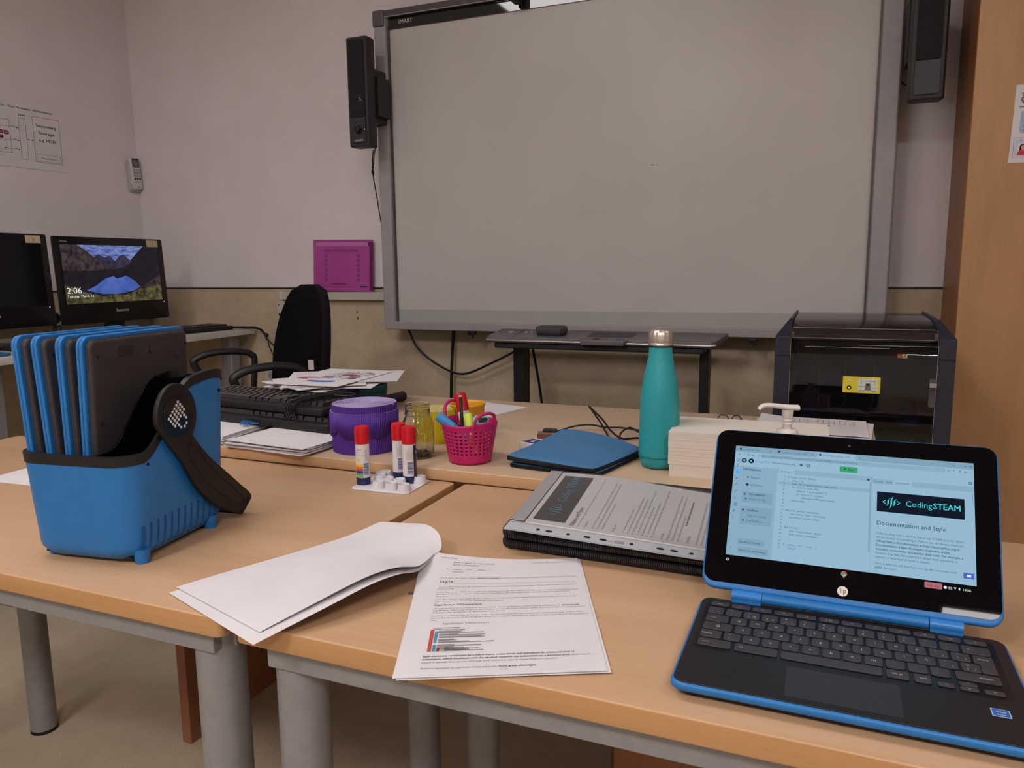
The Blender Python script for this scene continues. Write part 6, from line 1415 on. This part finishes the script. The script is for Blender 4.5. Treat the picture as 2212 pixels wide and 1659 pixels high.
for k, (x, y, a) in enumerate(specs):
    M_ = LM((x, y, ztop + k * .0022), R(a - 30)); last = k == len(specs) - 1
    nm = 'loose printed sheet, number %d' % k
    lab = ['lowest loose print on the book stack, one corner turned to the whiteboard', 'second lowest loose print on the book stack', 'loose print with a teal corner poking out at the back of the book stack', 'loose print in the middle of the book stack pile', 'loose print under the top two sheets of the book stack', 'loose print with a purple corner just below the top drawing', 'top sheet with a colourful mechanical drawing on the book stack'][k]
    t = thing('loose_print', lab, 'paper', (x, y, ztop + k * .0022), R(a - 30), 'loose prints on the book stack')
    q = MB(M_); q.box((-.105, -.1485, 0), (.105, .1485, .0012), PAPER if k != 5 else PG); q.build('sheet', t, flat=True)
    q = MB(M_)
    if last:
        q.disc(-.035, -.035, .055, .0014, DOODLE[0], 30, .022); q.disc(.012, -.078, .042, .0014, DOODLE[1], 30, .018); q.disc(.0, -.048, .05, .0016, PAPER, 26, .024)
        for j in range(26):
            cx_, cy_ = rnd.uniform(-.02, .085), rnd.uniform(-.035, .095); r1 = rnd.uniform(.006, .018); c_ = rnd.choice(DOODLE)
            q.disc(cx_, cy_, r1, .0018 + j * .00003, DOODLE[2], 16); q.disc(cx_, cy_, r1 - .0012, .00182 + j * .00003, rnd.choice([PAPER, DOODLE[3], DOODLE[0], PG]), 16)
        for j in range(14):
            x0_, y0_ = rnd.uniform(-.05, .07), rnd.uniform(-.05, .08); q.rect(x0_, y0_, x0_ + rnd.uniform(.02, .05), y0_ + .0014, .0027, DOODLE[2])
    elif k == 5: q.poly([(.105, -.1485), (.105, -.02), (.02, -.1485)], .0014, DOODLE[4])
    elif k == 2: q.poly([(-.105, .1485), (-.05, .1485), (-.105, .08)], .0014, mat('print_teal', '2f8fae', .7)); q.poly([(.105, .1485), (.05, .1485), (.105, .08)], .0014, mat('print_teal'))
    else:
        for j in range(8): q.rect(-.09, -.13 + j * .03, .08, -.126 + j * .03, .0014, [GREYINK, DOODLE[3], DOODLE[1]][j % 3])
    q.build('print', t, flat=True)
stick('pencil_case', 'dark purple tubular pencil case beside the stacked text books', 'case', (-1.150, 1.690, ZB + .0142), (-1.118, 1.872, ZB + .0142), [('tube', 0, .93, .0135, mat('case_purple', '2a1936', .45)), ('end_cap', .93, 1, .0140, mat('case_cap', '1c1222', .4)), ('red_band', .30, .62, .0137, mat('case_red', '7c2630', .5)), ('white_band', .26, .30, .0138, LW)])

# flat papers
def one_sheet(label, pts, z, name='paper_sheet'):
    q = MB(); q.prism(pts, z, z + .0004, PAPER); return tag(q.build(name, None, flat=True), label, 'paper')
one_sheet('white sheet lying behind the yellow cup near the back edge of the table', [(-.9712, 1.7757), (-.788, 1.7308), (-.7439, 1.8885), (-.9586, 1.9421)], ZB + .0004)
one_sheet('white sheet poking out at the left of the blue carrier', [(-1.50, .930), (-1.205, .945), (-1.215, 1.155), (-1.510, 1.140)], .7404)
t = thing('worksheet', 'printed worksheets with writing lines beside the 3D printer', 'paper', (-.03, 1.86, ZB))
for k, (x, y, a) in enumerate(((-.035, 1.858, 3), (-.020, 1.850, -4), (-.030, 1.855, 0))):
    M_ = LM((x, y, ZB + .0006 + k * .0028), R(a)); q = MB(M_)
    q.grid(lambda u, v: ((u - .5) * .235, (v - .5) * .185, .0006 + .006 * max(0, 1 - u * 3) ** 2 * v * (k == 2)), 12, 4, PAPER); q.grid(lambda u, v: ((.5 - u) * .235, (v - .5) * .185, 0), 2, 2, PG); s_ = q.build('sheet', t, flat=True)
q = MB(M_); zz = .0012
for bx_ in (-.088, .012):
    for j in range(6): q.rect(bx_ + j * .012, .030, bx_ + j * .012 + .0009, .068, zz, INK)
    q.rect(bx_, .030, bx_ + .061, .0312, zz, INK); q.rect(bx_, .067, bx_ + .061, .068, zz, INK); q.text('(-) =', bx_ - .02, .045, .012, GREYINK, zz)
    for j in range(4): q.text('c=' + '6842'[j], bx_ + .067, .060 - j * .014, .009, INK, zz)
for j in range(5): q.rect(-.10, .010 - j * .016, -.02, .0108 - j * .016, zz, GREYINK); q.rect(.055, .016 - j * .016, .11, .0168 - j * .016, zz, GREYINK)
q.disc(.018, .005, .022, zz + .0002, mat('sketch_brown', '8a6a52', .8), 20, .010); q.disc(-.010, .004, .018, zz + .0002, mat('sketch_dark', '4a4246', .8), 20, .008); q.disc(.022, .006, .014, zz + .0004, mat('sketch_tan', 'c0a284', .8), 16, .006)
q.build('printed_lines', t, flat=True)
for k, (x, y) in enumerate(((-.232, 1.893), (-.200, 1.897))):
    q = MB(LM((x, y, ZB + .001), k * .7)); q.tube([(-.014, 0, 0), (-.008, .004, .008), (.0, .002, .010), (.008, .004, .008), (.014, 0, 0)], .0014, BLACKPL, n=6); q.tube([(-.014, 0, .0002), (0, -.004, .0006), (.014, 0, .0002)], .0012, BLACKPL, n=6)
    tag(q.build('binder_clip', None), ['small black wire clip behind the cream paper block, the left of two', 'small black wire clip behind the cream paper block, nearer the printer'][k], 'clip')
q = MB(LM((-.4605, .7739, .7402), R(25))); q.prism([(-.004, -.002), (.003, -.003), (.005, .001), (.001, .003), (-.003, .002)], 0, .0015, mat('shaving_grey', '55504c', .8)); tag(q.build('pencil_shaving', None), 'tiny dark shaving on the beech table beside the printed page', 'shaving')
